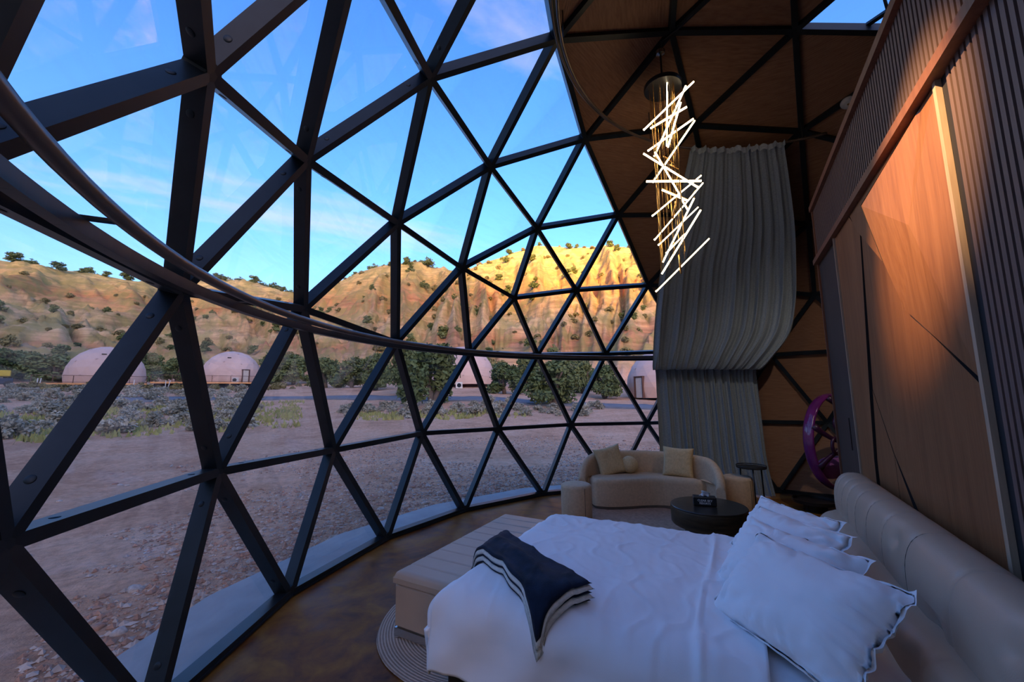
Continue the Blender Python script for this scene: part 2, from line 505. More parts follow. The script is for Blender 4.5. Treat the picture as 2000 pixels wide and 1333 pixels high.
def mk_ground():
    k = NT('desert_ground')
    g = k.n('ShaderNodeNewGeometry')
    sp = k.n('ShaderNodeSeparateXYZ'); k.l(g.outputs['Position'], sp.inputs[0])
    pos = g.outputs['Position']
    # hill strata: banding in height, bent by noise
    n1 = k.noise(0.022, 4, 0.55, pos)
    hs = k.n('ShaderNodeMath', operation='MULTIPLY_ADD'); k.l(n1, hs.inputs[0]); hs.inputs[1].default_value = 26.0; k.l(sp.outputs['Z'], hs.inputs[2])
    band = k.n('ShaderNodeMapRange'); band.inputs['From Min'].default_value = 10; band.inputs['From Max'].default_value = 84
    k.l(hs.outputs[0], band.inputs['Value'])
    strata = k.ramp(band.outputs[0], [(0.0, (0.50, 0.25, 0.13)), (0.10, (0.53, 0.24, 0.125)), (0.17, (0.64, 0.45, 0.25)), (0.26, (0.54, 0.255, 0.135)), (0.33, (0.67, 0.47, 0.26)),
                                      (0.43, (0.61, 0.38, 0.18)), (0.52, (0.57, 0.26, 0.115)), (0.62, (0.66, 0.41, 0.16)), (0.75, (0.68, 0.49, 0.20)), (1.0, (0.72, 0.53, 0.22))])
    lw = k.n('ShaderNodeMapping'); lw.inputs['Scale'].default_value = (0.05, 0.05, 1.1); k.l(pos, lw.inputs[0])
    fine = k.noise(0.9, 6, 0.65, lw.outputs[0], 0.5)
    mott = k.noise(0.16, 7, 0.66, pos)
    f2 = k.ramp(fine, [(0.3, (0.55, 0.50, 0.46)), (0.5, (0.98, 0.96, 0.94)), (0.7, (1.22, 1.24, 1.26))])
    m1 = k.n('ShaderNodeMix', data_type='RGBA', blend_type='MULTIPLY'); m1.inputs['Factor'].default_value = 1
    k.l(strata, m1.inputs['A']); k.l(f2, m1.inputs['B'])
    scr = k.ramp(mott, [(0.44, (0, 0, 0)), (0.56, (1, 1, 1))])
    m2 = k.n('ShaderNodeMix', data_type='RGBA')
    sc = k.n('ShaderNodeMath', operation='MULTIPLY'); sc.inputs[1].default_value = 0.72; k.l(scr, sc.inputs[0])
    k.l(sc.outputs[0], m2.inputs['Factor']); k.l(m1.outputs['Result'], m2.inputs['A']); m2.inputs['B'].default_value = (0.33, 0.285, 0.10, 1)
    # valley dirt
    a = k.noise(0.35, 7, 0.62, pos); b = k.noise(3.0, 6, 0.65, pos)
    ab = k.n('ShaderNodeMix', data_type='FLOAT'); ab.inputs[0].default_value = 0.4; k.l(a, ab.inputs[2]); k.l(b, ab.inputs[3])
    dirt = k.ramp(ab.outputs[0], [(0.32, (0.52, 0.27, 0.160)), (0.50, (0.76, 0.45, 0.29)), (0.68, (0.88, 0.60, 0.43))])
    peb = k.ramp(k.noise(9.0, 8, 0.75, pos), [(0.30, (0.62, 0.60, 0.58)), (0.5, (0.98, 0.98, 0.98)), (0.68, (1.22, 1.22, 1.24))])
    md = k.n('ShaderNodeMix', data_type='RGBA', blend_type='MULTIPLY'); md.inputs['Factor'].default_value = 1
    k.l(dirt, md.inputs['A']); k.l(peb, md.inputs['B']); dirt = md.outputs['Result']
    # blend by height
    bl = k.n('ShaderNodeMapRange'); bl.inputs['From Min'].default_value = 4.0; bl.inputs['From Max'].default_value = 9.0
    k.l(sp.outputs['Z'], bl.inputs['Value'])
    m4 = k.n('ShaderNodeMix', data_type='RGBA'); k.l(bl.outputs[0], m4.inputs['Factor']); k.l(dirt, m4.inputs['A']); k.l(m2.outputs['Result'], m4.inputs['B'])
    k.bsdf(0.95, 0, 0.15, m4.outputs['Result'])
    hb = k.n('ShaderNodeMath', operation='ADD'); k.l(k.noise(1.2, 8, 0.7, pos), hb.inputs[0]); k.l(k.noise(14, 6, 0.7, pos), hb.inputs[1])
    hn = k.n('ShaderNodeMath', operation='MULTIPLY_ADD'); k.l(k.noise(0.28, 8, 0.7, pos), hn.inputs[0]); hn.inputs[1].default_value = 5.0; k.l(hb.outputs[0], hn.inputs[2])
    k.bump(hn.outputs[0], 1.0, 0.12)
    return k.m
M['ground'] = mk_ground()
def mk_emit(name, col, s):
    k = NT(name); e = k.n('ShaderNodeEmission'); e.inputs[0].default_value = (*col, 1); e.inputs[1].default_value = s
    k.l(e.outputs[0], k.out.inputs['Surface']); return k.m
M['lamp_bar'] = mk_emit('warm_led', (1.0, 0.80, 0.50), 3.2)
M['lamp_disc'] = mk_emit('warm_spot_lens', (1.0, 0.75, 0.45), 8.0)

# ------------------------------------------------------------------ terrain
OX, OY = CAM.x, CAM.y
def smooth(x): return x * x * (3 - 2 * x)
_rs = np.random.RandomState(11)
_lat = _rs.rand(256, 256)
def vnoise(x, y):
    xi = np.floor(x).astype(int); yi = np.floor(y).astype(int)
    fx = smooth(x - xi); fy = smooth(y - yi)
    a = _lat[xi % 256, yi % 256]; b = _lat[(xi + 1) % 256, yi % 256]
    c = _lat[xi % 256, (yi + 1) % 256]; d = _lat[(xi + 1) % 256, (yi + 1) % 256]
    return (a * (1 - fx) + b * fx) * (1 - fy) + (c * (1 - fx) + d * fx) * fy
def fbm(x, y, o=5, g=0.5):
    s = 0; a = 1; t = 0
    for i in range(o):
        s = s + a * vnoise(x * 2 ** i + 17.3 * i, y * 2 ** i + 5.1 * i); t += a; a *= g
    return s / t - 0.5
RIDGE = [(-100, 9), (-75, 14), (-62, 17.5), (-55.2, 18.8), (-51, 19.9), (-46, 20.1), (-43.8, 20.3), (-40, 20.7), (-36.2, 19.7), (-31.7, 18.3), (-28.7, 17.0), (-25, 17.6), (-22.2, 18.3), (-17.3, 17.2),
         (-14.7, 16.2), (-11, 14.0), (-8.6, 12.7), (-6.3, 12.9), (-1.9, 13.5), (1.1, 13.6), (5.1, 12.1), (8.4, 12.0), (11, 12.2), (13.7, 12.1), (16.7, 12.1), (30, 11), (60, 9), (72, 16), (82, 30),
         (118, 33), (138, 33), (146, 31.5), (150.5, 27), (154.5, 19.2), (162, 18.4), (175, 17.2), (188, 9), (220, 8), (260, 9)]  # unseen ridge behind the camera, shaped to shade all but the upper right hill
ra = np.array([p[0] for p in RIDGE], float); re_ = np.array([p[1] for p in RIDGE], float)
def terrain(x, y):
    x = np.asarray(x, float); y = np.asarray(y, float)
    dx, dy = x - OX, y - OY
    d = np.hypot(dx, dy)
    az = np.degrees(np.arctan2(dy, dx)); az = np.where(az < -100, az + 360, az)
    k = np.interp(az, [-60, -50, -40, -30, -15, 0, 20, 70], [0.6, 0.70, 0.95, 1.13, 1.0, 0.85, 0.92, 0.7])
    zb = np.interp(d, [0, 7, 12, 20, 30, 40, 50, 60, 75, 90, 110], [-.14, -.14, -.16, -.1, .35, .95, 1.75, 2.6, 3.2, 3.8, 4.5]) * np.where(d > 20, k, 1)
    zb = zb + fbm(x * .12, y * .12, 4) * np.interp(d, [7, 14, 40], [0, .16, .5]) + fbm(x * .9, y * .9, 3) * np.interp(d, [5, 8, 40], [0.02, .09, .12])
    DB = np.interp(az, [-60, -35, -15, 0, 20, 60], [178, 185, 205, 240, 240, 190])
    D = DB + 14 * np.sin(np.radians(az * 3.1)) + 30 * fbm(az * .07 + 40, az * 0 + 3, 3)
    d0 = np.interp(az, [-60, -30, -15, 0, 25, 60], [66, 74, 88, 108, 106, 72]) + 8 * fbm(az * .10 + 3, az * 0 + 8, 3)
    zr = CAM.z + D * np.tan(np.radians(np.interp(az, ra, re_)))
    s = (d - d0) / (D - d0)
    sc = np.clip(s, 0, 1)
    z0 = np.interp(d0, [60, 75, 90, 110], [2.6, 3.2, 3.8, 4.5]) * k + .8
    prof = sc ** 1.12
    gul = fbm(az * .42 + 5 * fbm(d * .02, az * .1, 2), d * .012, 5, .55)
    body = z0 + (zr - z0) * prof + sc * (1 - sc) * 4 * gul * 24
    body = body + np.clip(sc * 8, 0, 1) * np.clip((1 - sc) * 14, 0.12, 1) * fbm(x * .09, y * .09, 6, .70) * 9.0
    # ledges
    ph = (body + 6 * fbm(az * .2, d * 0, 2)) / 7.5
    led = (ph - np.floor(ph)); body = body + np.clip(sc * 6, 0, 1) * np.clip((1 - sc) * 10, 0, 1) * 1.5 * (smooth(np.clip(led * 2.2, 0, 1)) - led)
    z = np.where(s > 0, np.maximum(body, 0), zb)
    t = np.clip((d - (d0 - 14)) / 14, 0, 1)
    z = np.where((s <= 0), zb * (1 - smooth(t)) + z0 * smooth(t), z)
    z = np.where(s > 1, zr - (s - 1) * (D - d0) * 0.10 + fbm(x * .05, y * .05, 3) * 3 * np.clip((s - 1) * 5, 0, 1), z)
    return z
def gz(x, y): return float(terrain(np.array([x]), np.array([y]))[0])
azs = np.concatenate([np.arange(-100, -68, 2.0), np.arange(-68, 30, 0.22), np.arange(30, 260.1, 2.0)])
ds = np.concatenate([np.array([0.5, 2, 4]), np.linspace(5.0, 30, 60), np.linspace(30.6, 70, 55), np.linspace(71, 262, 165), np.linspace(266, 380, 14)])
AZ, DD = np.meshgrid(np.radians(azs), ds, indexing='ij')
TX = OX + DD * np.cos(AZ); TY = OY + DD * np.sin(AZ); TZ = terrain(TX, TY)
rdist = np.hypot(TX, TY)
TZ = np.where(rdist < 5.3, np.minimum(TZ, -0.14), TZ)
na, nd = TX.shape
verts = np.stack([TX.ravel(), TY.ravel(), TZ.ravel()], 1)
ii, jj = np.meshgrid(np.arange(na - 1), np.arange(nd - 1), indexing='ij')
a0 = (ii * nd + jj).ravel()
faces = np.stack([a0, a0 + 1, a0 + nd + 1, a0 + nd], 1)[:, ::-1]
me = bpy.data.meshes.new('ground')
me.from_pydata(verts.tolist(), [], faces.tolist())
me.materials.append(M['ground'])
me.polygons.foreach_set('use_smooth', [True] * len(me.polygons))
me.update()
ground = mesh_obj('ground', me)
tag(ground, 'red brown desert ground rising to a layered rocky hillside', None, None, 'structure')

# asphalt road across the valley
def road_pt(az, d):
    a = math.radians(az); x, y = OX + d * math.cos(a), OY + d * math.sin(a)
    return x, y
mb = MB()
RA = np.linspace(-66, 12, 79)
RD = np.interp(RA, [-66, -53, -38, -25, -12, 0, 12], [34, 35, 37.5, 41, 45, 48, 49])
rows = []
for az, d in zip(RA, RD):
    for k in range(5):
        x, y = road_pt(az, d + (k / 4 - .5) * 4.4)
        mb.v.append((x, y, gz(x, y) + 0.10))
for i in range(len(RA) - 1):
    for k in range(4):
        q = i * 5 + k
        mb.f.append((q, q + 1, q + 6, q + 5)); mb.m.append(0)
n0 = len(mb.v)
mb.v += [(x, y, z - 0.25) for x, y, z in mb.v[:]]
for i in range(len(RA) - 1):
    for k in (0, 4):
        q = i * 5 + k
        mb.f.append((q, q + 5, n0 + q + 5, n0 + q)); mb.m.append(0)
tag(mb.build('road', M['asphalt'], smooth=True), 'grey asphalt lane crossing the valley behind the bushes', None, None, 'structure')

# ------------------------------------------------------------------ dome frame geometry
s5 = 1 / math.sqrt(5)
APEX = Vector((0, 0, 1))
def Pk(k): a = math.radians(72 * k); return Vector((2 * s5 * math.cos(a), 2 * s5 * math.sin(a), s5))
def Qk(k): a = math.radians(72 * k + 36); return Vector((2 * s5 * math.cos(a), 2 * s5 * math.sin(a), -s5))
def g_up(k, r, j): return (APEX * (4 - r) / 4 + Pk(k) * (r - j) / 4 + Pk(k + 1) * j / 4).normalized()
def g_dn(k, s, j): return (Pk(k) * (4 - s - j) / 4 + Pk(k + 1) * j / 4 + Qk(k) * s / 4).normalized()
def g_ut(k, s, j): return (Pk(k) * (4 - s) / 4 + Qk(k - 1) * (s - j) / 4 + Qk(k) * j / 4).normalized()
# surveyed corrections of single nodes (unit sphere)
FIX = [((.831, .239, .502), (.834, .239, .497)), ((.688, .5, .526), (.693, .494, .526)), ((.484, .717, .502), (.476, .726, .497)), ((.276, .851, .447), (.278, .848, .450)),
       ((.831, -.239, .502), (.832, -.245, .497)), ((.688, -.5, .526), (.695, -.494, .523)), ((.753, 0, .658), (.757, .003, .653)), ((.526, 0, .851), (.533, .005, .846)),
       ((.362, .263, .894), (.368, .263, .892)), ((.362, -.263, .894), (.353, -.269, .896)), ((.162, -.5, .851), (.16, -.492, .856)), ((.957, .148, .251), (.957, .14, .254)),
       ((.862, .425, .276), (.867, .425, .26)), ((.671, .688, .276), (.664, .69, .288)), ((.957, -.148, .251), (.954, -.152, .26)), ((.862, -.425, .276), (.862, -.43, .269)),
       ((.809, .588, 0), (.807, .591, -.009)), ((1, 0, 0), (1, -.002, -.008)), ((.951, -.309, 0), (.95, -.312, -.007)), ((.809, -.588, 0), (.805, -.594, -.008)),
       ((.861, .443, -.251), (.860, .445, -.25)), ((.687, .682, -.251), (.681, .69, -.25))]
nodes, key = [], {}
def nid(v, row):
    kk = (round(v.x, 3), round(v.y, 3), round(v.z, 3))
    if kk not in key:
        w = Vector(v)
        for f0, f1 in FIX:
            if (w - Vector(f0)).length < 0.004: w = Vector(f1).normalized()
        key[kk] = len(nodes)
        if row == 7:
            az = math.atan2(w.y, w.x)
            nodes.append((Vector((0.9625 * math.cos(az), 0.9625 * math.sin(az), -0.250)), row))
        else:
            nodes.append((w, row))
    return key[kk]
tris = []
for k in range(5):
    for r in range(4):
        for j in range(r + 1):
            tris.append((nid(g_up(k, r, j), r), nid(g_up(k, r + 1, j), r + 1), nid(g_up(k, r + 1, j + 1), r + 1)))
            if j < r: tris.append((nid(g_up(k, r, j), r), nid(g_up(k, r + 1, j + 1), r + 1), nid(g_up(k, r, j + 1), r)))
    for s in range(3):
        for j in range(4 - s):
            tris.append((nid(g_dn(k, s, j), 4 + s), nid(g_dn(k, s, j + 1), 4 + s), nid(g_dn(k, s + 1, j), 5 + s)))
            if j < 3 - s: tris.append((nid(g_dn(k, s, j + 1), 4 + s), nid(g_dn(k, s + 1, j + 1), 5 + s), nid(g_dn(k, s + 1, j), 5 + s)))
        for j in range(s + 1):
            tris.append((nid(g_ut(k, s, j), 4 + s), nid(g_ut(k, s + 1, j), 5 + s), nid(g_ut(k, s + 1, j + 1), 5 + s)))
            if j < s: tris.append((nid(g_ut(k, s, j), 4 + s), nid(g_ut(k, s + 1, j + 1), 5 + s), nid(g_ut(k, s, j + 1), 4 + s)))
CEN = Vector((0, 0, ZC))
def NP(i, off=0.0): return CEN + nodes[i][0] * (R + off)
edges = set()
for t in tris:
    for a, b in ((0, 1), (1, 2), (2, 0)):
        edges.add((min(t[a], t[b]), max(t[a], t[b])))
edges = sorted(edges)
n_split = g_up(0, 2, 0).cross(g_up(-1, 4, 2)).normalized()
if n_split.dot(Vector((0.4, 0.9, 0.2))) < 0: n_split = -n_split
def in_tri(p, t):
    q = [pix(NP(i)) for i in t]
    if None in q: return False
    sg = []
    for a in range(3):
        x0, y0 = q[a]; x1, y1 = q[(a + 1) % 3]
        sg.append((x1 - x0) * (p[1] - y0) - (y1 - y0) * (p[0] - x0))
    return all(v > 0 for v in sg) or all(v < 0 for v in sg)
def is_glass(t):
    c = (nodes[t[0]][0] + nodes[t[1]][0] + nodes[t[2]][0]) / 3
    if in_tri((1516, 953), t) and c.z < -0.1: return True
    rows_ = [nodes[i][1] for i in t]
    if in_tri((1650, 35), t) and max(rows_) <= 2: return True
    az = math.degrees(math.atan2(c.y, c.x))
    if min(rows_) < 2 or az < -70 or az > 134: return False
    return c.dot(n_split) > 0.0

dome = empty('wall_dome', (0, 0, 0), label='geodesic dome shell of dark steel struts with clear and wood panels', kind='structure')
SW, SD = 0.058, 0.105
steel_rest = MB(); panel_rest = MB(); pane_rest = MB()
def samples(a, b, n=9): return [a.lerp(b, i / (n - 1)) for i in range(n)]
cap_me = MB().lathe([(0.001, 0), (0.019, 0), (0.019, 0.002), (0.015, 0.004), (0.001, 0.004)], 14).build('bolt_cap', M['steel'], smooth=35)
cap_mesh = cap_me.data; bpy.data.objects.remove(cap_me)
for (a, b) in edges:
    A, B = NP(a), NP(b)
    mid = (nodes[a][0] + nodes[b][0]).normalized()
    base = nodes[a][1] == 7 and nodes[b][1] == 7
    w, d = (SW, SD)
    up_ = mid
    if base:
        up_ = Vector((mid.x, mid.y, 0)).normalized()
        mb = MB().beam(A + Vector((0, 0, .022)), B + Vector((0, 0, .022)), 0.05, SD, up_)
        mb.beam(A - up_ * .012 + Vector((0, 0, .004)), B - up_ * .012 + Vector((0, 0, .004)), 0.016, SD + .03, up_)
    else:
        if nodes[a][1] == 7 or nodes[b][1] == 7:
            pass
        mb = MB().beam(A, B, w, d, up_)
    if in_view(samples(A, B), 40):
        o = mb.build('base_strut' if base else 'strut', M['steel'], dome)
        dist = ((A + B) / 2 - CAM).length
        if dist < 4.2 and not base:
            x = (B - A).normalized(); y = mid.cross(x).normalized(); ln = (B - A).length
            for t_ in (0.17, 0.83):
                for sg in (-1, 1):
                    p = A + x * (ln * t_) + mid * (SD * .55) + y * (sg * SW / 2)
                    c = mesh_obj('bolt_cap', cap_mesh, o)
                    c.rotation_mode = 'QUATERNION'
                    c.rotation_quaternion = (y * sg).to_track_quat('Z', 'Y'); c.location = p
    else:
        steel_rest.v, n_ = steel_rest.v + mb.v, len(steel_rest.v)
        steel_rest.f += [tuple(i + n_ for i in f) for f in mb.f]; steel_rest.m += mb.m
tag(steel_rest.build('strut_remainder', M['steel'], dome), kind='stuff')
hub_rest = MB()
for i, (v, row) in enumerate(nodes):
    p = NP(i)
    nrm = v.normalized() if row < 7 else Vector((v.x, v.y, 0)).normalized()
    mb = MB()
    q = nrm.to_track_quat('Z', 'Y').to_matrix()
    ring = [q @ Vector((0.062 * math.cos(2 * PI * j / 10), 0.062 * math.sin(2 * PI * j / 10), 0)) for j in range(10)]
    if row == 7: p = p + Vector((0, 0, 0.045)); ring = [r_ * 0.6 for r_ in ring]
    mb.prism([p + r_ - nrm * 0.003 for r_ in ring], nrm, SD)
    if in_view([p], 60):
        mb.build('hub', M['steel'], dome)
    else:
        hub_rest.add(mb.v, mb.f)
tag(hub_rest.build('hub_remainder', M['steel'], dome), kind='stuff')
glass_list = []
for t in tris:
    vs = [nodes[i][0] for i in t]
    n = (vs[1] - vs[0]).cross(vs[2] - vs[0]).normalized()
    if n.dot(vs[0]) < 0: n = -n
    gl = is_glass(t)
    off = SD - 0.012 if gl else 0.055
    P3 = [NP(i, off) for i in t]
    if nodes[t[0]][1] == 7 or nodes[t[1]][1] == 7 or nodes[t[2]][1] == 7:
        P3 = [Vector((p.x, p.y, max(p.z, 0.02))) for p in P3]
    mb = MB().prism(P3, n, 0.010 if gl else 0.035)
    cpt = (P3[0] + P3[1] + P3[2]) / 3
    pts = samples(P3[0], P3[1]) + samples(P3[1], P3[2]) + samples(P3[2], P3[0]) + [cpt]
    vis = in_view(pts, 10)
    if vis: mb.build('pane' if gl else 'veneer_panel', M['glass'] if gl else M['veneer'], dome)
    else: (pane_rest if gl else panel_rest).add(mb.v, mb.f)
tag(panel_rest.build('panel_remainder', M['veneer'], dome), kind='stuff')
tag(pane_rest.build('pane_remainder', M['glass'], dome), kind='stuff')
# pale chips in the paint of one strut
for (px, py, l_) in ((1022, 740, .09), (1017, 752, .04), (996, 776, .05), (998, 788, .07)):
    d_ = ray(px, py); A_, B_ = NP(nid(g_dn(-1, 1, 3), 5)), NP(nid(g_ut(0, 2, 1), 6)); mn = (A_ + B_ - CEN * 2).normalized()
    p_ = CAM + d_ * ((A_ - CAM).dot(mn) / d_.dot(mn)) - mn * .0005; n_ = -mn; ax = (A_ - B_).normalized(); ay = n_.cross(ax)
    MB().prism([p_ + ax * (l_ * .5 * math.cos(q * .9 + .3 * math.sin(q * 5)) * (1 + .3 * math.sin(q * 3))) + ay * (.012 * math.sin(q * .9)) for q in range(7)], n_, .0015).build('paint_chip', M['steel_scuff'], dome)

# roof vent stay arms at the skylight
def on_sphere(px, py, off):
    d_ = ray(px, py); bb = (CAM - CEN).dot(d_) / d_.dot(d_); cc = ((CAM - CEN).length_squared - (R + off) ** 2) / d_.dot(d_)
    return CAM + d_ * (-bb + math.sqrt(bb * bb - cc))
v1, v2, v3 = on_sphere(1692, 52, .03), on_sphere(1752, 12, -.02), on_sphere(1724, -14, .08)
MB().beam(v1, v2, 0.04, 0.035, (v1 - CEN).normalized()).build('vent_stay', M['steel'], dome)
MB().beam(v2.lerp(v1, .28), v3, 0.025, 0.02, (v1 - CEN).normalized()).build('vent_stay', M['steel'], dome)

# floor and outside apron
gn = sorted([i for i, (v, r_) in enumerate(nodes) if r_ == 7], key=lambda i: math.atan2(nodes[i][0].y, nodes[i][0].x))
poly = [Vector((NP(i, SD).x, NP(i, SD).y, -0.15)) for i in gn]
tag(MB().prism(poly, (0, 0, 1), 0.15).build('floor', M['floor']), 'dark brown stained concrete floor', None, None, 'structure')
mb = MB()
nn = len(gn)
for z in (-0.30, -0.035):
    for rr in (1, 0):
        for i in gn:
            p = NP(i, SD); s_ = (4.46 if rr else 5.12) / math.hypot(p.x, p.y)
            mb.v.append((p.x * s_, p.y * s_, z))
def rg(k, i): return k * nn + i % nn
for i in range(nn):
    mb.f += [(rg(2, i), rg(3, i), rg(3, i + 1), rg(2, i + 1)), (rg(1, i), rg(1, i + 1), rg(3, i + 1), rg(3, i)), (rg(0, i), rg(2, i), rg(2, i + 1), rg(0, i + 1))]; mb.m += [0] * 3
tag(mb.build('apron', M['concrete']), 'blue grey concrete apron around the dome', None, None, 'structure')

# ------------------------------------------------------------------ partition wall (furniture axes, face at x = XW)
XW = -0.15
def W(y, z, x=XW): return L(x, y, z)
wall = empty('wall_right', (0, 0, 0), label='tall partition wall of wood panels and vertical slats', kind='structure')
def wbox(y0, y1, z0, z1, x0, x1, mb=None):
    mb = mb or MB()
    rot = Matrix.Rotation(ROT, 3, 'Z')
    return mb.box(L((x0 + x1) / 2, (y0 + y1) / 2, (z0 + z1) / 2), (x1 - x0, y1 - y0, z1 - z0), rot)
wbox(-1.345, 3.45, 0.0, 3.55, XW - .22, XW - .035).build('core', M['backing'], wall)
wbox(-1.36, 3.45, 3.545, 3.60, XW - .24, XW + .03).build('top_cap', M['trim_wood'], wall)
wbox(-1.36, 3.45, 2.965, 3.015, XW - .03, XW + .045).build('frieze_trim', M['trim_wood'], wall)
wbox(-1.365, -1.34, 0.0, 3.56, XW - .24, XW + .012).build('end_trim', M['trim_wood'], wall)
# frieze slats
pitch = 0.0415
y = -1.32
sl = MB(); s0 = None
k = 0
rotm = Matrix.Rotation(ROT, 3, 'Z')
fs = MB().box((0, 0, 0), (0.030, 0.0255, 0.53), rotm).build('slat', M['slat']); fm = fs.data; bpy.data.objects.remove(fs)
ns = MB().box((0, 0, 0), (0.030, 0.0255, 2.965), rotm).build('slat', M['slat']); nm_ = ns.data; bpy.data.objects.remove(ns)
while y < 2.75:
    mesh_obj('slat', fm, wall, L(XW - .015, y, 3.28)); y += pitch
y = 1.60
while y < 2.75:
    mesh_obj('slat', nm_, wall, L(XW - .015, y, 1.4825)); y += pitch
# dark ash panel near the end with its pull slot
dp = MB()
wbox(-1.34, -0.515, 0.0, 1.14, XW - .035, XW - .004, dp)
wbox(-1.34, -0.85, 1.14, 1.42, XW - .035, XW - .004, dp); wbox(-0.80, -0.515, 1.14, 1.42, XW - .035, XW - .004, dp)
wbox(-1.34, -0.515, 1.42, 2.965, XW - .035, XW - .004, dp)
dp.build('ash_panel', M['dark_wood'], wall)
wbox(-0.85, -0.80, 1.14, 1.42, XW - .035, XW - .028).build('pull_slot', M['black'], wall)
wbox(-0.515, -0.500, 0.0, 2.965, XW - .035, XW + .022).build('edge_strip', M['edge_wood'], wall)
wbox(1.503, 1.530, 0.0, 2.965, XW - .006, XW + .014).build('edge_strip', M['edge_wood'], wall)
wbox(1.503, 1.585, 0.0, 2.965, XW - .035, XW - .007).build('shadow_gap', M['backing'], wall)
# faceted feature boards  (y = -u)
def facet(pts, dz):
    front = []
    cy = sum(p[0] for p in pts) / len(pts); cz = sum(p[1] for p in pts) / len(pts)
    for (yy, zz), e in zip(pts, dz):
        v = Vector((cy - yy, cz - zz)); l_ = v.length; v *= min(0.007 / l_, 0.3)
        front.append((yy + v.x, zz + v.y, e))
    k_ = len(front)
    vs = [W(a, b, XW - .034) for a, b, e in front] + [W(a, b, XW + e) for a, b, e in front]
    fs_ = [tuple(range(k_ - 1, -1, -1))]
    c = len(vs); vs.append(W(cy, cz, XW + sum(e for e in dz) / k_))
    for i in range(k_):
        j = (i + 1) % k_
        fs_.append((i, j, k_ + j, k_ + i)); fs_.append((k_ + i, k_ + j, c))
    mb_ = MB().add(vs, fs_)
    mb_.m = [1 if (q == 0 or q % 2 == 1) else 0 for q in range(len(fs_))]
    return mb_
facet([(-.50, 0), (-.12, 0), (-.07, 1.17), (.03, 1.67), (.225, 2.755), (.0, 2.965), (-.5, 2.965)], [.012, .02, .02, .02, .01, .008, .008]).build('feature_board', [M['wood'], M['backing']], wall)
facet([(.0, 2.965), (.225, 2.775), (.85, 2.37), (.80, 2.74), (1.36, 2.965)], [.006, .030, .075, .125, .006]).build('feature_board', [M['wood'], M['backing']], wall)  # ridge relief deepened for shading contrast, standing in for a shadow edge
facet([(1.36, 2.965), (.80, 2.74), (.85, 2.37), (.91, 2.08), (1.50, 1.70), (1.50, 2.965)], [.006, .125, .075, .030, .006, .006]).build('feature_board', [M['wood'], M['backing']], wall)
facet([(-.12, 0), (.35, 0), (.36, 1.26), (.03, 1.67), (-.07, 1.17)], [.004, .010, .012, .004, .004]).build('feature_board', [M['wood'], M['backing']], wall)
facet([(.36, 1.26), (.63, .98), (.9, 0), (.35, 0)], [.012, .018, .018, .010]).build('feature_board', [M['wood'], M['backing']], wall)
facet([(.03, 1.67), (.36, 1.26), (.63, .98), (.9, 0), (1.50, 0), (1.50, 1.68), (.91, 2.065), (.85, 2.355), (.225, 2.74)], [.004, .012, .006, .008, .006, .004, .004, .006, .004]).build('feature_board', [M['wood'], M['backing']], wall)

# ------------------------------------------------------------------ curtain rails
def arc(r, z, a0, a1, n, cx=0, cy=0):
    return [Vector((cx + r * math.cos(math.radians(a0 + (a1 - a0) * i / n)), cy + r * math.sin(math.radians(a0 + (a1 - a0) * i / n)), z)) for i in range(n + 1)]
lowrail = empty('curtain_rail', (4.1, 0, 2.27), label='long double curtain rail curving along the glass at waist of dome', cat='curtain rail')
def rel(pts, o): return [p - o.location for p in pts]
MB().tube(rel(arc(4.10, 2.275, -62, 128, 110), lowrail), 0.026, 10).build('inner_tube', M['rail'], lowrail, smooth=True)
mb = MB()
pth = arc(4.215, 2.25, -62, 128, 110)
for i in range(len(pth) - 1):
    a, b = pth[i] - lowrail.location, pth[i + 1] - lowrail.location
    mb.beam(a, b, 0.055, 0.045, Vector((pth[i].x, pth[i].y, 0)))
mb.build('outer_track', M['rail_dark'], lowrail)
for az in range(-50, 126, 18):
    a = math.radians(az)
    p0 = Vector((4.10 * math.cos(a), 4.10 * math.sin(a), 2.295)); p1 = Vector((4.34 * math.cos(a), 4.34 * math.sin(a), 2.30))
    MB().beam(p0 - lowrail.location, p1 - lowrail.location, 0.03, 0.012, (0, 0, 1)).build('bracket', M['rail_dark'], lowrail)
uprail = empty('curtain_rail', (-.51, -.03, 4.82), label='thin curved curtain rail hanging under the brown ceiling panels', cat='curtain rail')
MB().tube(rel(arc(2.37, 4.82, -66, 75, 70, -.51, -.03), uprail), 0.014, 8).build('tube', M['rail'], uprail, smooth=True)
MB().tube(rel(arc(2.42, 4.86, -66, 75, 70, -.51, -.03), uprail), 0.010, 6).build('hanger_wire', M['rail'], uprail, smooth=True)
for az in (-60, -12, 35):
    a = math.radians(az); p = Vector((-.51 + 2.37 * math.cos(a), -.03 + 2.37 * math.sin(a), 4.83))
    zt = ZC + math.sqrt(max(0.1, (R + .06) ** 2 - p.x ** 2 - p.y ** 2))
    MB().tube([p - uprail.location, Vector((p.x, p.y, zt)) - uprail.location], 0.006, 6).build('hanger_rod', M['rail_dark'], uprail)

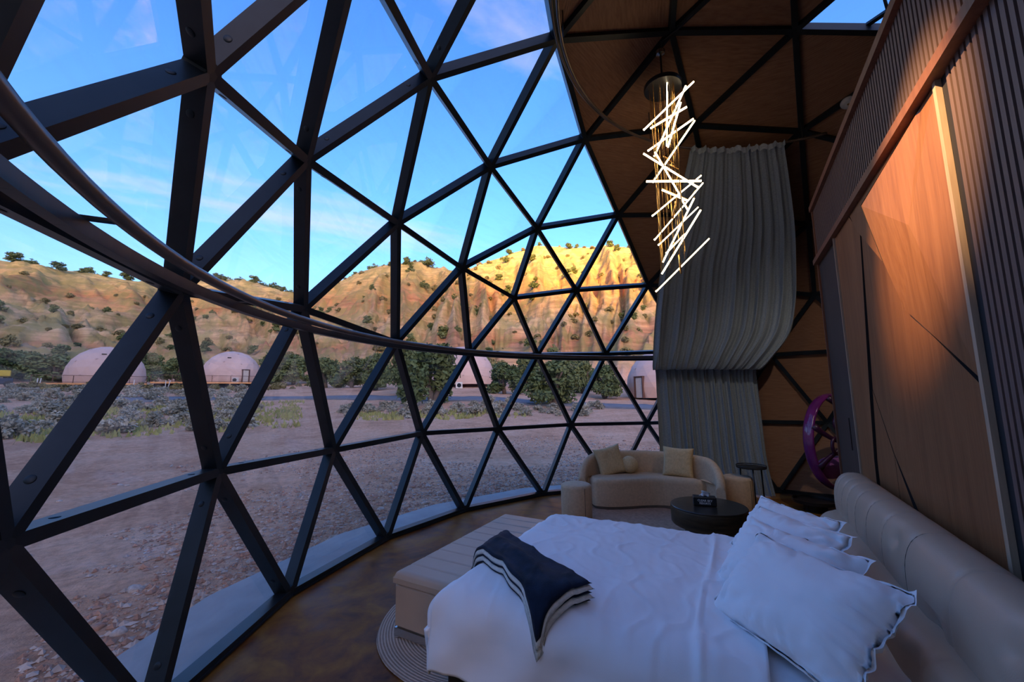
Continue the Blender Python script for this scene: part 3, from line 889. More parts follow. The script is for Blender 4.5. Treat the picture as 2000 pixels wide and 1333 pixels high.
# ------------------------------------------------------------------ curtain
def lerp(a, b, t): return a + (b - a) * t
def catmull(ps, t):
    n = len(ps) - 1
    x = min(max(t, 0), 0.99999) * n; i = int(x); f = x - i
    p0, p1, p2, p3 = ps[max(i - 1, 0)], ps[i], ps[i + 1], ps[min(i + 2, n)]
    return 0.5 * ((2 * p1) + (p2 - p0) * f + (2 * p0 - 5 * p1 + 4 * p2 - p3) * f * f + (3 * p1 - p0 - 3 * p2 + p3) * f ** 3)
cur = empty('curtain', (2.7, -3.1, 0), label='slate grey floor length pleated curtain gathered beside the glass', cat='curtain')
def rail_top(s): return [Vector((-.51 + 2.37 * math.cos(a), -.03 + 2.37 * math.sin(a), 4.80)) for a in [math.radians(lerp(-26.5, -55.0, s))]][0]
NS = 9
rowsU = []
cfg = [(430, 2.85, 1318, 1551), (520, 3.35, 1292, 1555), (590, 3.62, 1283, 1554), (650, 3.70, 1278, 1543), (695, 3.74, 1276, 1512), (722, 3.86, 1276, 1486), (716, 4.02, 1279, 1474)]
for i in range(NS):
    s = i / (NS - 1)
    colp = [rail_top(s)]
    for (yy, r_, xl, xr) in cfg: colp.append(at_cyl(lerp(xl, xr, s), yy, r_))
    rowsU.append(colp)
def upper(s, t):
    x = s * (NS - 1)
    pts = []
    for q in range(len(cfg) + 1):
        pts.append(catmull([rowsU[i][q] for i in range(NS)], s))
    return catmull(pts, t)
def pleat(s, t, cnt, amp, seed):
    ph = cnt * s + 0.35 * math.sin(7 * s + seed) + 0.22 * math.sin(17 * s + 2 * seed) + 0.10 * math.sin(3.3 * t + 5 * s)
    a = 1 - 2 * abs(math.sin(PI * ph)) ** 0.8
    b = math.sin(2 * PI * cnt * 2.3 * s + 2.1 + seed + t * 1.5)
    k_ = 0.75 + 0.5 * mnoise.noise(Vector((s * 6 + seed, 0.3, 1.7)))
    return amp * (a * 0.85 * k_ + 0.22 * b)
def up_fn(s, t):
    p = upper(s, t)
    nrm = Vector((-p.x, -p.y, 0.35 * R * .4)).normalized()
    low = max(0, (t - .62) / .38)
    amp = 0.066 * (1 - 0.25 * low)
    w = pleat(s, t, 10, amp * (1 - .6 * low ** 2), 0.4) + pleat(s + .013 * math.sin(9 * t), t, 24, 0.030 * low ** 0.8, 2.2)
    w += 0.028 * mnoise.noise(Vector((s * 15, t * 4, 1.3))) * (0.3 + 1.4 * low) + 0.018 * low * mnoise.noise(Vector((s * 34, t * 9, 6.3)))
    if t < .035: w *= 0.55
    return p + nrm * (w + 0.02) - cur.location
MB().grid(up_fn, 230, 90).build('upper_drape', M['curtain'], cur, smooth=True)
cfgL = [(713, 4.02, 1277, 1480), (735, 4.05, 1281, 1478), (800, 4.08, 1284, 1486), (900, 4.05, 1288, 1499)]
bl = [at_cyl(1291, 972, 4.02), at_cyl(1515, 972, 4.02)]
rowsL = []
for i in range(NS):
    s = i / (NS - 1)
    c_ = [at_cyl(lerp(xl, xr, s), yy, r_) for (yy, r_, xl, xr) in cfgL]
    bp = at_cyl(lerp(1292, 1517, s), 985, 3.98); bp.z = 0.025
    c_.append(bp); rowsL.append(c_)
def low_fn(s, t):
    pts = [catmull([rowsL[i][q] for i in range(NS)], s) for q in range(5)]
    p = catmull(pts, t)
    p.z = max(p.z, 0.02)
    nrm = Vector((-p.x, -p.y, 0)).normalized()
    g = min(1, t * 5)
    w = pleat(s + .01 * math.sin(5 * t), t, 12, 0.052 * (0.3 + .7 * g), 4.0) + pleat(s, t, 29, 0.016 * (1 - .6 * g), 1.0)
    w += 0.02 * mnoise.noise(Vector((s * 9, t * 3, 7.7)))
    return p + nrm * w - cur.location
MB().grid(low_fn, 220, 60).build('lower_drape', M['curtain'], cur, smooth=True)
# gathered band at the tie
tie = [up_fn(i / 60, 0.985) for i in range(61)]
MB().tube([p + Vector((0, 0, -0.01)) for p in tie], 0.022, 8).build('tie_band', M['rail_dark'], cur, smooth=True)
MB().grid(lambda s, t: up_fn(s, 0.0) + Vector((0, 0, 0.02 - 0.075 * t)) + (Vector((-1.6, 1.6, 0)).normalized() * 0.03), 120, 3).build('header_tape', M['curtain'], cur, smooth=True)

# ------------------------------------------------------------------ chandelier
CHX, CHY = 1.28, 0.0
ch = empty('chandelier', (CHX, CHY, 2.6), label='cascading chandelier of glowing stick lights hung on fine cables', cat='chandelier')
MB().lathe([(0.02, 0), (0.19, 0), (0.195, 0.01), (0.195, 0.045), (0.17, 0.055), (0.03, 0.06)], 32, (0, 0, 4.93 - 2.6)).build('canopy', M['black'], ch, smooth=40)
MB().tube([(0, 0, 4.98 - 2.6), (0, 0, 5.40 - 2.6)], 0.010, 8).build('stem', M['black'], ch)
MB().lathe([(0.01, 0), (0.045, 0.015), (0.05, 0.05), (0.03, 0.07)], 16, (0, 0, 5.34 - 2.6)).build('hook', M['chrome'], ch, smooth=40)
vdir = Vector((CF.x, CF.y, 0)).normalized()
def at_plane(px, py, off):
    d = ray(px, py); p0 = Vector((CHX, CHY, 0)) + vdir * off
    return CAM + d * ((p0 - CAM).dot(vdir) / d.dot(vdir))
bars = [((1305, 143), (1304, 285), -.10, -.08), ((1258, 255), (1356, 160), .05, -.12), ((1271, 252), (1342, 210), .12, -.02), ((1341, 168), (1279, 306), -.06, .10),
        ((1331, 200), (1306, 288), -.14, -.04), ((1266, 296), (1355, 233), .10, .0), ((1358, 236), (1276, 357), -.04, .12), ((1256, 301), (1362, 367), .0, -.12),
        ((1279, 297), (1330, 385), -.12, .06), ((1262, 356), (1370, 355), .06, -.08), ((1370, 344), (1275, 423), .14, .02), ((1374, 358), (1279, 470), -.08, .08),
        ((1292, 372), (1341, 393), .12, .06), ((1357, 388), (1296, 513), -.02, .10), ((1364, 406), (1287, 480), .10, .0), ((1370, 411), (1294, 536), -.12, .02),
        ((1386, 467), (1282, 571), -.05, .06), ((1325, 378), (1344, 412), .08, .12), ((1302, 496), (1338, 458), .14, .08)]
for i, (a, b, o0, o1) in enumerate(bars):
    A, B = at_plane(*a, o0) - ch.location, at_plane(*b, o1) - ch.location
    x = (B - A).normalized()
    br = MB().beam(A, B, 0.016, 0.016, Vector((0.3, 0.2, 1))).build('light_bar', M['lamp_bar'], ch)
    bk = MB().beam(A + Vector((0, 0, .0165)), B + Vector((0, 0, .0165)), 0.017, 0.005, Vector((0.3, 0.2, 1))).build('bar_backing', M['gold'], br)
for (a, b, o0, o1) in [((1303, 320), (1327, 330), .1, .02), ((1320, 394), (1314, 427), .02, .0), ((1326, 498), (1330, 535), .0, .0), ((1318, 320), (1295, 305), .1, .1)]:
    A, B = at_plane(*a, o0) - ch.location, at_plane(*b, o1) - ch.location
    MB().tube([A, B], 0.010, 8).build('gold_rod', M['gold'], ch, smooth=True)
cr = random.Random(3)
for i in range(26):
    ang = 2 * PI * i / 26 + cr.uniform(-.1, .1); rr = cr.uniform(0.09, 0.165)
    x0, y0 = rr * math.cos(ang), rr * math.sin(ang)
    zb = cr.choice([4.1, 3.9, 3.6, 3.4, 3.2, 3.1, 3.0, 2.9])
    MB().tube([(x0, y0, 4.935 - 2.6), (x0 + cr.uniform(-.015, .015), y0 + cr.uniform(-.015, .015), zb - 2.6)], 0.0021, 5).build('cable', M['gold'], ch)

# conduit along the strut to the lamp, smoke alarm
n1, n2 = g_up(0, 1, 0), g_up(0, 2, 0)
c0 = CEN + n1 * (R - .02); 
cpts = [CEN + APEX.lerp(n1, t_) .normalized() * (R - .018) for t_ in (0.35, .55, .75, .95)] + [Vector((1.24, 0.03, 5.46)), Vector((1.27, 0.01, 5.42))]
cd = MB().tube([p - Vector((1.27, 0.01, 5.42)) for p in cpts], 0.008, 6).build('conduit', M['rail_dark'], loc=(1.27, 0.01, 5.42), smooth=True)
tag(cd, 'thin dark power conduit running along a ceiling strut to the chandelier', 'conduit')
sp = CEN + (g_up(-1, 2, 0).lerp(g_up(-2, 2, 1), 0.40)).normalized() * (R - .002)
q_ = ray(1657, 197); best_t = None
b_ = (CAM - CEN).dot(q_) / q_.dot(q_); c_ = ((CAM - CEN).length_squared - (R - .030) ** 2) / q_.dot(q_)
sp = CAM + q_ * (-b_ + math.sqrt(b_ * b_ - c_))
sp = sp + (CEN - sp).normalized() * 0.03
sm = empty('smoke_alarm', sp, label='round white smoke alarm on a ceiling strut above the slats', cat='smoke alarm')
nrm = (CEN - sp).normalized()
sm.rotation_mode = 'QUATERNION'; sm.rotation_quaternion = nrm.to_track_quat('Z', 'Y')
MB().lathe([(0.02, 0), (0.075, 0), (0.078, 0.012), (0.06, 0.032), (0.03, 0.038), (0.002, 0.038)], 28).build('body', M['white_plastic'], sm, smooth=40)
MB().lathe([(0.002, 0.037), (0.012, 0.037), (0.012, 0.042), (0.002, 0.042)], 12).build('test_button', M['chrome'], sm, smooth=40)

# unseen spot lamps on the dome: one washes the partition, one is added fill
def spot(loc, target, energy, size, blend, label, col=(1.0, 0.62, 0.30)):
    r_ = empty('spot_lamp', loc, label=label, cat='spotlight')
    d = (Vector(target) - Vector(loc)).normalized()
    r_.rotation_mode = 'QUATERNION'; r_.rotation_quaternion = d.to_track_quat('-Z', 'Y')
    MB().lathe([(0.03, 0.02), (0.036, 0.0), (0.04, 0.0), (0.042, 0.02), (0.042, 0.13), (0.03, 0.14), (0.002, 0.14)], 20).build('housing', M['black'], r_, smooth=40)
    MB().lathe([(0.001, 0.018), (0.032, 0.018), (0.032, 0.021), (0.001, 0.021)], 20).build('lens', M['lamp_disc'], r_)
    ld = bpy.data.lights.new('spot_light', 'SPOT'); ld.energy = energy; ld.color = col; ld.spot_size = math.radians(size); ld.spot_blend = blend; ld.shadow_soft_size = 0.035
    lo = bpy.data.objects.new('spot_light', ld); COL.objects.link(lo); lo.parent = r_; lo.location = (0, 0, -0.01)
    return r_
sp1 = L(1.6, 2.6, 0); 
SPOT1 = spot(Vector((sp1.x, sp1.y, 4.30)), W(1.22, 2.62), 720, 25, 1.0, 'black spot lamp aimed at the wood feature panel from the dome')

FILL_SPOT = spot(L(-1.0, -0.9, 4.75), L(-0.1, -3.8, 0.7), 45, 70, 1.0, 'added unseen fill lamp behind the partition lighting the back corner', (1.0, 0.86, 0.74))  # extra lamp added only to brighten the dim back corner

# ------------------------------------------------------------------ bed
bed = empty('bed', L(1.1, 1.2, 0), ROT, label='large bed frame with rolled tan leather headboard', cat='bed')
def bl_(x, y, z): return Vector((x - 1.1, y - 1.2, z))
MB().bevbox(bl_(1.13, 1.19, .17), (1.95, 1.50, .26), .015).build('base', M['black'], bed)
for (x, y) in ((.3, .55), (.3, 1.85), (2.0, .55), (2.0, 1.85)):
    MB().lathe([(.03, 0), (.035, .04)], 12, bl_(x, y, 0)).build('foot', M['black'], bed)
MB().bevbox(bl_(1.12, 1.19, .44), (1.94, 1.52, .28), .06).build('mattress', M['white_cloth'], bed, smooth=40)
# headboard roll: profile in x-z, swept along y with channel seams
HY0, HY1 = -0.17, 3.1
def roll_prof(a):
    return (-0.005 + 0.125 * math.copysign(abs(math.cos(a)) ** .8, math.cos(a)) , 0.865 + 0.205 * math.copysign(abs(math.sin(a)) ** .85, math.sin(a)))
seams = [-0.02, .14, .30, .50, .74, 1.02, 1.34, 1.75, 2.2, 2.7]
def roll_fn(s, t):
    y = lerp(HY0, HY1, s)
    a = 2 * PI * t
    x, z = roll_prof(a)
    e = min(1, (y - HY0) / .09); cap = math.sqrt(max(0, 1 - (1 - e) ** 2)) if e < 1 else 1
    cap = 0.55 + .45 * cap
    sm_ = min(abs(y - q) for q in seams)
    dent = -0.006 * math.exp(-(sm_ / .012) ** 2)
    # button pulls
    for by, bz in ((1.18, .985), (1.62, .80), (2.1, .985)):
        d2 = ((y - by) / .07) ** 2 + ((z - bz) / .05) ** 2
        if math.cos(a) > -.3: dent -= 0.028 * math.exp(-d2 * 1.8)
    k_ = cap * (1 + dent / .16)
    return bl_(-0.005 + (x + .005) * k_, y, 0.865 + (z - .865) * k_)
mb = MB().grid(roll_fn, 240, 40)
n_ = len(mb.v); mb.v.append(tuple(bl_(-.005, HY0, .865))); 
for j in range(40): mb.f.append((n_, j, j + 1)); mb.m.append(0)
mb.build('headboard_roll', M['leather'], bed, smooth=50)
def lowh(s, t):
    y = lerp(-0.10, 3.1, s); a = t * PI * .62
    x = 0.10 + 0.13 * math.sin(min(a, PI / 2) ) * (1 if a < PI / 2 else 1); z = 0.80 - 0.10 * (1 - math.cos(min(a, PI / 2))) - max(0, a - PI / 2) * 1.6
    sm_ = min(abs(y - q) for q in (0.15, .45, .8, 1.25, 1.8, 2.4))
    x -= 0.008 * math.exp(-(sm_ / .014) ** 2)
    for by, bz in ((1.72, .70),):
        x -= .03 * math.exp(-(((y - by) / .07) ** 2 + ((z - bz) / .06) ** 2))
    if y < -0.06: x -= .03
    return bl_(x, y, z)
lo_ = MB().grid(lowh, 160, 22)
n_ = len(lo_.v); w_ = 23
lo_.v.append(tuple(bl_(.06, -.10, .5))); 
for j in range(22): lo_.f.append((n_, j, j + 1)); lo_.m.append(0)
lo_.build('headboard_pad', M['leather'], bed, smooth=50)
# seam piping on the roll
for q in seams[:7]:
    s_ = (q - HY0) / (HY1 - HY0)
    MB().tube([roll_fn(s_, t_ / 30) for t_ in range(-7, 17)], 0.0022, 5).build('seam', M['seam'], bed)
MB().box(bl_(-.09, 1.45, .42), (.08, 3.1, .80)).build('headboard_back', M['black'], bed)

# duvet
DX0, DX1, DY0, DY1 = 0.66, 2.20, 0.38, 2.02
DT, DR = 0.665, 0.15
def edge_drop(e):
    if e <= 0: return 0.0, 0.0
    if e < DR * PI / 2: a = e / DR; return DR * math.sin(a), DR * (1 - math.cos(a))
    return DR, DR + (e - DR * PI / 2)
def wr(x, y):
    n = 0.010 * mnoise.noise(Vector((x * 3.2, y * 2.6, 0.3))) + 0.005 * mnoise.noise(Vector((x * 9 + y * 4, y * 5 - x * 2, 4.0)))
    n += 0.0035 * mnoise.noise(Vector((x * 26 + y * 8, y * 12, 9.0)))
    v = mnoise.noise(Vector((x * 5 + 2 * y, y * 4 - 1.5 * x, 2.0)))
    n += 0.006 * max(0, 1 - abs(v) * 9)
    return n
def duvet_top(x, y):
    cx = (x - 1.4) / .8; cy = (y - 1.2) / .82
    z = DT + 0.035 * max(0, 1 - cx * cx) * max(0, 1 - cy * cy) + wr(x, y)
    z += 0.016 * math.exp(-((x - 0.895 - 0.012 * math.sin(y * 5)) / .014) ** 2) + 0.010 * (1 if x < .89 else 0) * 1.0
    return z
def duvet_fn(s, t):
    arcl = DR * PI / 2 + 0.22
    su = lerp(DX0, DX1 - DR + arcl, s); ty = lerp(DY0 + DR - arcl, DY1 - DR + arcl, t)
    ex = su - (DX1 - DR); x = min(su, DX1 - DR); hx, dx = edge_drop(ex); x += hx
    ey = ty - (DY1 - DR); y = min(ty, DY1 - DR); hy, dy = edge_drop(ey); y += hy
    eyn = (DY0 + DR) - ty
    if eyn > 0: y = DY0 + DR; hy2, dy2 = edge_drop(eyn); y -= hy2; dy = dy2
    z = duvet_top(min(x, DX1 - DR * .5), min(max(y, DY0 + .08), DY1 - DR * .5))
    drop = max(dx, dy) + 0.25 * min(dx, dy)
    z -= drop
    side = min(1, max(dx, dy) / .12)
    fl = 0.020 * side * mnoise.noise(Vector((su * 5, ty * 5, 3.3))) + 0.012 * side * math.sin(su * 16 + 2 * math.sin(ty * 7)) * (dy / (dx + dy + 1e-6))
    wx_ = dx / (dx + dy + 1e-6)
    x += fl * wx_; y += fl * (1 if ty > 1 else -1) * (1 - wx_)
    if dx > 0.05 and dy > .05: x -= 0.035 * min(dx, dy) / .3; y -= 0.035 * min(dx, dy) / .3
    return bl_(x, y, max(z, .285 + .015 * math.sin(su * 9 + ty * 4)))
dv = MB().grid(duvet_fn, 150, 170).build('duvet', M['white_cloth'], None, smooth=True, loc=L(1.1, 1.2, 0), rz=ROT)
tag(dv, 'rumpled white duvet draped over the bed', 'duvet')
sol = dv.modifiers.new('thick', 'SOLIDIFY'); sol.thickness = 0.022; sol.offset = -1
def sheet_fn(s, t):
    x = lerp(0.17, 0.80, s); arcl = .1 * PI / 2 + .18
    ty = lerp(.50 - arcl + .1, 1.93 - .1 + arcl, t)
    y = min(max(ty, .5), 1.88); e = max(ty - 1.88, .5 - ty, 0); a = min(e / .1, PI / 2)
    y += (1 if ty > 1.2 else -1) * .1 * math.sin(a) if e > 0 else 0
    z = .632 - .1 * (1 - math.cos(a)) - max(0, e - .1 * PI / 2) + .5 * wr(x + 3, y)
    return bl_(x, y, z)
sh = MB().grid(sheet_fn, 40, 90).build('bed_sheet', M['white_cloth'], None, smooth=True, loc=L(1.1, 1.2, 0), rz=ROT)
tag(sh, 'white fitted sheet showing between duvet and pillows', 'sheet')
sol = sh.modifiers.new('thick', 'SOLIDIFY'); sol.thickness = 0.01; sol.offset = -1

# pillows
def pillow(name, c, lx, ly, th, rx, ry, rz, seed, label):
    def surf(sg):
        def fn(s, t):
            a, b = 2 * s - 1, 2 * t - 1
            # pinched outline: corners pulled out, sides slightly in
            px_ = a * (lx / 2) * (1 - 0.10 * (1 - b * b) * abs(a) ** 4 - 0.05 * (1 - abs(a) ** 3) * b ** 4)
            py_ = b * (ly / 2) * (1 - 0.10 * (1 - a * a) * abs(b) ** 4 - 0.05 * (1 - abs(b) ** 3) * a ** 4)
            fa = max(0, 1 - (abs(a) / .94) ** 2.6); fb = max(0, 1 - (abs(b) / .95) ** 2.6)
            h = th / 2 * (fa * fb) ** .60
            ed = 1 - fa * fb
            w = 0.016 * mnoise.noise(Vector((a * 2.4 + seed, b * 2.4, sg))) + 0.012 * ed * mnoise.noise(Vector((a * 8 + seed, b * 8, 5 + sg)))
            cr_ = mnoise.noise(Vector((math.atan2(b, a) * 2.6 + seed, (a * a + b * b) * .8, 3 + sg))); w -= 0.014 * min(1, ed * 1.6) * max(0, 1 - abs(cr_) * 7)
            fl = 0.022 * ed ** 3 * mnoise.noise(Vector((a * 5 + seed * 2, b * 5, 2)))
            return Vector((px_, py_, sg * (h + 0.0025) + (w if h > .004 else 0) * (1 if h > .02 else .4) + fl))
        return fn
    mb = MB().grid(surf(1), 44, 44); mb.grid(surf(-1), 44, 44)
    o = mb.build(name, M['white_cloth'], smooth=True)
    bm = bmesh.new(); bm.from_mesh(o.data)
    bmesh.ops.remove_doubles(bm, verts=bm.verts, dist=0.0052)
    bmesh.ops.recalc_face_normals(bm, faces=bm.faces)
    bm.to_mesh(o.data); bm.free()
    o.data.polygons.foreach_set('use_smooth', [True] * len(o.data.polygons))
    RM_ = Matrix.Rotation(rz, 3, 'Z') @ Matrix.Rotation(rx, 3, 'X') @ Matrix.Rotation(ry, 3, 'Y'); RI_ = RM_.inverted()
    for v in o.data.vertices:            # the cloth bends up where it meets the headboard pad
        w_ = RM_ @ v.co + Vector(c)
        if w_.x < .22: e_ = .22 - w_.x; w_.x = .22 - e_ * .30; w_.z += e_ * .45; v.co = RI_ @ (w_ - Vector(c))
    o.location = L(*c); o.rotation_euler = (Matrix.Rotation(ROT + rz, 3, 'Z') @ Matrix.Rotation(rx, 3, 'X') @ Matrix.Rotation(ry, 3, 'Y')).to_euler()
    tag(o, label, 'pillow', 'white bed pillows'); return o
rd = math.radians
pillow('pillow', (.535, 1.01, .815), .40, .64, .17, rd(1), rd(47), rd(38), 1.0, 'second farthest white pillow of the leaning row')
pillow('pillow', (.525, .81, .825), .40, .62, .16, rd(1), rd(48), rd(36), 2.0, 'farthest white pillow of the leaning row, beside the coffee table')
pillow('pillow', (.565, 1.37, .825), .41, .66, .19, rd(1), rd(46), rd(40), 3.0, 'white pillow the nearest pillow leans against')
pillow('pillow', (.545, 1.69, .825), .46, .70, .20, rd(1), rd(43), rd(41), 4.0, 'nearest and largest white pillow of the leaning row')

# folded throw on the foot corner
def throw_xy(a, b):       # a along, b across
    c00, c01, c10, c11 = Vector((2.175, 1.24)), Vector((2.30, 1.52)), Vector((1.35, 1.80)), Vector((1.535, 2.045))
    p = c00.lerp(c10, a).lerp(c01.lerp(c11, a), b)
    p += Vector((0.06, 0.03)) * math.sin(PI * a) * (-1 if b < .5 else 1) * (abs(b - .5) * 2) * -0.6
    return p
def bed_surf(x, y):
    ex = x - (DX1 - DR); ey = y - (DY1 - DR)
    dx = DR - math.sqrt(max(0, DR ** 2 - min(ex, DR) ** 2)) if ex > 0 else 0
    dy = DR - math.sqrt(max(0, DR ** 2 - min(ey, DR) ** 2)) if ey > 0 else 0
    if ex > DR: dx += (ex - DR) * 1.2
    if ey > DR: dy += (ey - DR) * 1.2
    return duvet_top(min(x, DX1 - .08), min(y, DY1 - .08)) - max(dx, dy) - .2 * min(dx, dy)
thr = empty('throw_blanket', L(1.8, 1.7, 0), ROT, label='folded navy plush throw with cream lining on the bed corner', cat='blanket')
def layer(z0, th, inset, mat, name, seed):
    def f(sg):
        def fn(s, t):
            a = lerp(-inset, 1 + inset, s) if inset else s; b = lerp(-inset * 1.2, 1 + inset * 1.2, t) if inset else t
            p = throw_xy(a, b)
            ed = min(s, 1 - s, t, 1 - t)
            z = bed_surf(p.x, p.y) + z0 + th * (.5 + .5 * sg * min(1, (ed / .03) ** .5 if ed > 0 else 0))
            z += 0.010 * mnoise.noise(Vector((a * 4, b * 3, seed))) + .018 * math.exp(-((a - .55) ** 2 + (b - .5) ** 2) * 30)
            wv = .010 * mnoise.noise(Vector((a * 7, b * 7, seed + 3)))
            return Vector((p.x - 1.8 + wv, p.y - 1.7 + wv, z))
        return fn
    mb = MB().grid(f(1), 50, 30); mb.grid(f(-1), 50, 30)
    o = mb.build(name, mat, thr, smooth=True)
    bm = bmesh.new(); bm.from_mesh(o.data); bmesh.ops.remove_doubles(bm, verts=bm.verts, dist=0.0005); bmesh.ops.recalc_face_normals(bm, faces=bm.faces); bm.to_mesh(o.data); bm.free()
    o.data.polygons.foreach_set('use_smooth', [True] * len(o.data.polygons))
layer(.004, .012, -.012, M['navy'], 'plush_layer', 1)
layer(.014, .026, .007, M['sherpa'], 'lining_layer', 1)
layer(.038, .016, -.006, M['navy'], 'plush_layer', 1)
layer(.052, .028, .007, M['sherpa'], 'lining_layer', 1)
layer(.077, .022, -.004, M['navy'], 'plush_layer', 1)

# bench at the foot
bench = empty('bench', L(2.62, .78, 0), ROT, label='long tan leather bench with channel stitched top at bed foot', cat='bench')
by0, by1 = -0.78, 0.76
MB().bevbox((0.0, (by0 + by1) / 2, .225), (.52, by1 - by0, .29), .02).build('body', M['leather'], bench, smooth=40)
def btop(s, t):
    x = lerp(-.265, .265, s); yy = lerp(by0 - .005, by1 + .005, t)
    ex = min(x + .265, .265 - x); ey = min(yy - by0 + .005, by1 + .005 - yy); e = min(ex, ey, .045)
    z = .40 + .045 * math.sqrt(max(0, 1 - (1 - e / .045) ** 2))
    ph = ((yy - by0) / .155) % 1.0
    z -= 0.007 * math.exp(-(min(ph, 1 - ph) * .155 / .008) ** 2)
    return Vector((x, yy, z))
mb = MB().grid(btop, 30, 200)
mb.box((0, (by0 + by1) / 2, .385), (.53, by1 - by0 + .01, .035))
mb.build('cushion_top', M['leather'], bench, smooth=45)
for yy in (by1 - .02, by0 + .02):
    MB().box((0, yy, .055), (.5, .03, .05)).build('foot_rail', M['chrome'], bench)
    for xx in (-.23, .23): MB().box((xx, yy, .02), (.03, .03, .022)).build('foot', M['chrome'], bench)

# jute rug
def disc_rug(name, c, r, th, mat, label, wob=0.012):
    mb = MB()
    N = 96
    prof = [(r * .985, 0), (r, th * .5), (r * .99, th)]
    for i in range(24): prof.append((r * .98 * (1 - (i + 1) / 24.5), th + .002 * math.sin(i * 2.1)))
    mb.lathe(prof, N)
    mb.v = [(x * (1 + wob * math.sin(7 * math.atan2(y, x)) * .5 + wob * mnoise.noise(Vector((3 * math.cos(math.atan2(y, x)), 3 * math.sin(math.atan2(y, x)), 1)))), y * (1 + wob * mnoise.noise(Vector((3 * math.cos(math.atan2(y, x)), 3 * math.sin(math.atan2(y, x)), 1)))), z) for x, y, z in mb.v]
    o = mb.build(name, mat, None, smooth=40, loc=c)
    return tag(o, label, 'rug')
disc_rug('round_rug', L(2.42, 1.02, 0.001), .80, .014, M['jute'], 'round braided jute rug under the bed foot and bench')
disc_rug('round_rug', L(1.55, -2.00, 0.001), 1.42, .012, M['rug'], 'large round dusty brown rug under sofa and coffee table', .0)

# ------------------------------------------------------------------ sofa
SFR = math.atan2(2.05 - 1.9, 0) 
sf_c = L(1.93, -2.66, 0)
fdir = (L(.69, 3.76) - L(1.93, -2.66)); frz = math.atan2(fdir.y, fdir.x) + PI / 2 + math.radians(-4)   # -y of the sofa faces the camera
SSC = (.86, .90, .92)
sofa = empty('sofa', sf_c, frz, label='curved beige sofa with kidney shaped seat by the glass', cat='sofa')
sofa.scale = SSC
# plan curves in sofa axes: x to the right in the picture, y away from camera
def seat_front(s):
    x = lerp(-.98, .96, s)
    y = -.54 + .40 * smooth(min(1, max(0, (x + .72) / 1.0)))
    if x < -.80: y += (-.80 - x) ** 2 * 9
    if x > .72: y += -.02 * (x - .72) + (x - .72) ** 2 * 2.2
    return x, y
def back_inner(s):
    x = lerp(-1.03, 1.02, s); y = .34 - .62 * abs((x) / 1.03) ** 2.6
    return x, y
def shell(fn_front, fn_back, z0, z1, rnd_, name, mat, n=64, m_=10):
    mb = MB()
    rings = []
    prof = [(0.0, z0), (0.0, z1 - rnd_)] + [(rnd_ * (1 - math.cos(q * PI / 8)), z1 - rnd_ + rnd_ * math.sin(q * PI / 8)) for q in range(1, 5)]
    for ins, z in prof:
        ring = []
        for i in range(n + 1):
            s = i / n; x, y = fn_front(s); ring.append((x * (1 - ins * .9), y + ins * .9, z))
        for i in range(n, -1, -1):
            s = i / n; x, y = fn_back(s); ring.append((x * (1 - ins * .9), y - ins * .2, z))
        rings.append(ring)
    k_ = len(rings[0])
    for r_ in rings: mb.v += r_
    for q in range(len(rings) - 1):
        for i in range(k_):
            j = (i + 1) % k_; mb.f.append((q * k_ + i, q * k_ + j, (q + 1) * k_ + j, (q + 1) * k_ + i)); mb.m.append(0)
    b0 = (len(rings) - 1) * k_
    for i in range(n):
        mb.f.append((b0 + i, b0 + i + 1, b0 + k_ - 2 - i, b0 + k_ - 1 - i)); mb.m.append(0)
    return mb.build(name, mat, sofa, smooth=45)
shell(seat_front, back_inner, .055, .46, .075, 'seat', M['boucle'])
# back: swept ridge along the back curve, arms sloping down at both ends
def back_fn(s, t):
    sx = lerp(-1.0, 1.0, s)
    ang = sx * math.radians(100)
    cx, cy = 1.08 * math.sin(ang), -.34 + .80 * math.cos(ang)
    h = .80 - .05 * abs(sx) ** 2 - .30 * max(0, (abs(sx) - .60) / .40) ** 1.6
    n = Vector((math.sin(ang) / 1.08, math.cos(ang) / .80)).normalized()
    w = .13
    a = t * 2 * PI
    # rounded cross-section
    if t < .35: off, z = w * .5 * -1, lerp(.055, h - .07, t / .35)
    elif t < .65:
        b = (t - .35) / .30 * PI; off, z = -w * .5 * math.cos(b), h - .07 + .07 * math.sin(b)
    else: off, z = w * .5, lerp(h - .07, .055, (t - .65) / .35)
    return Vector((cx + n.x * off, cy + n.y * off, z))
mb = MB().grid(back_fn, 90, 30)
for e in (0, 90):
    mb.f.append(tuple(e * 31 + j for j in range(31))); mb.m.append(0)
mb.build('backrest', M['boucle'], sofa, smooth=55)
pl = MB()
ring = [Vector((*seat_front(i / 40), 0.0)) for i in range(41)] + [Vector((*back_inner(i / 40), 0.0)) for i in range(40, -1, -1)]
pl.prism([p * .985 + Vector((0, 0, .014)) for p in ring], (0, 0, 1), .045).build('plinth', M['seam'], sofa)

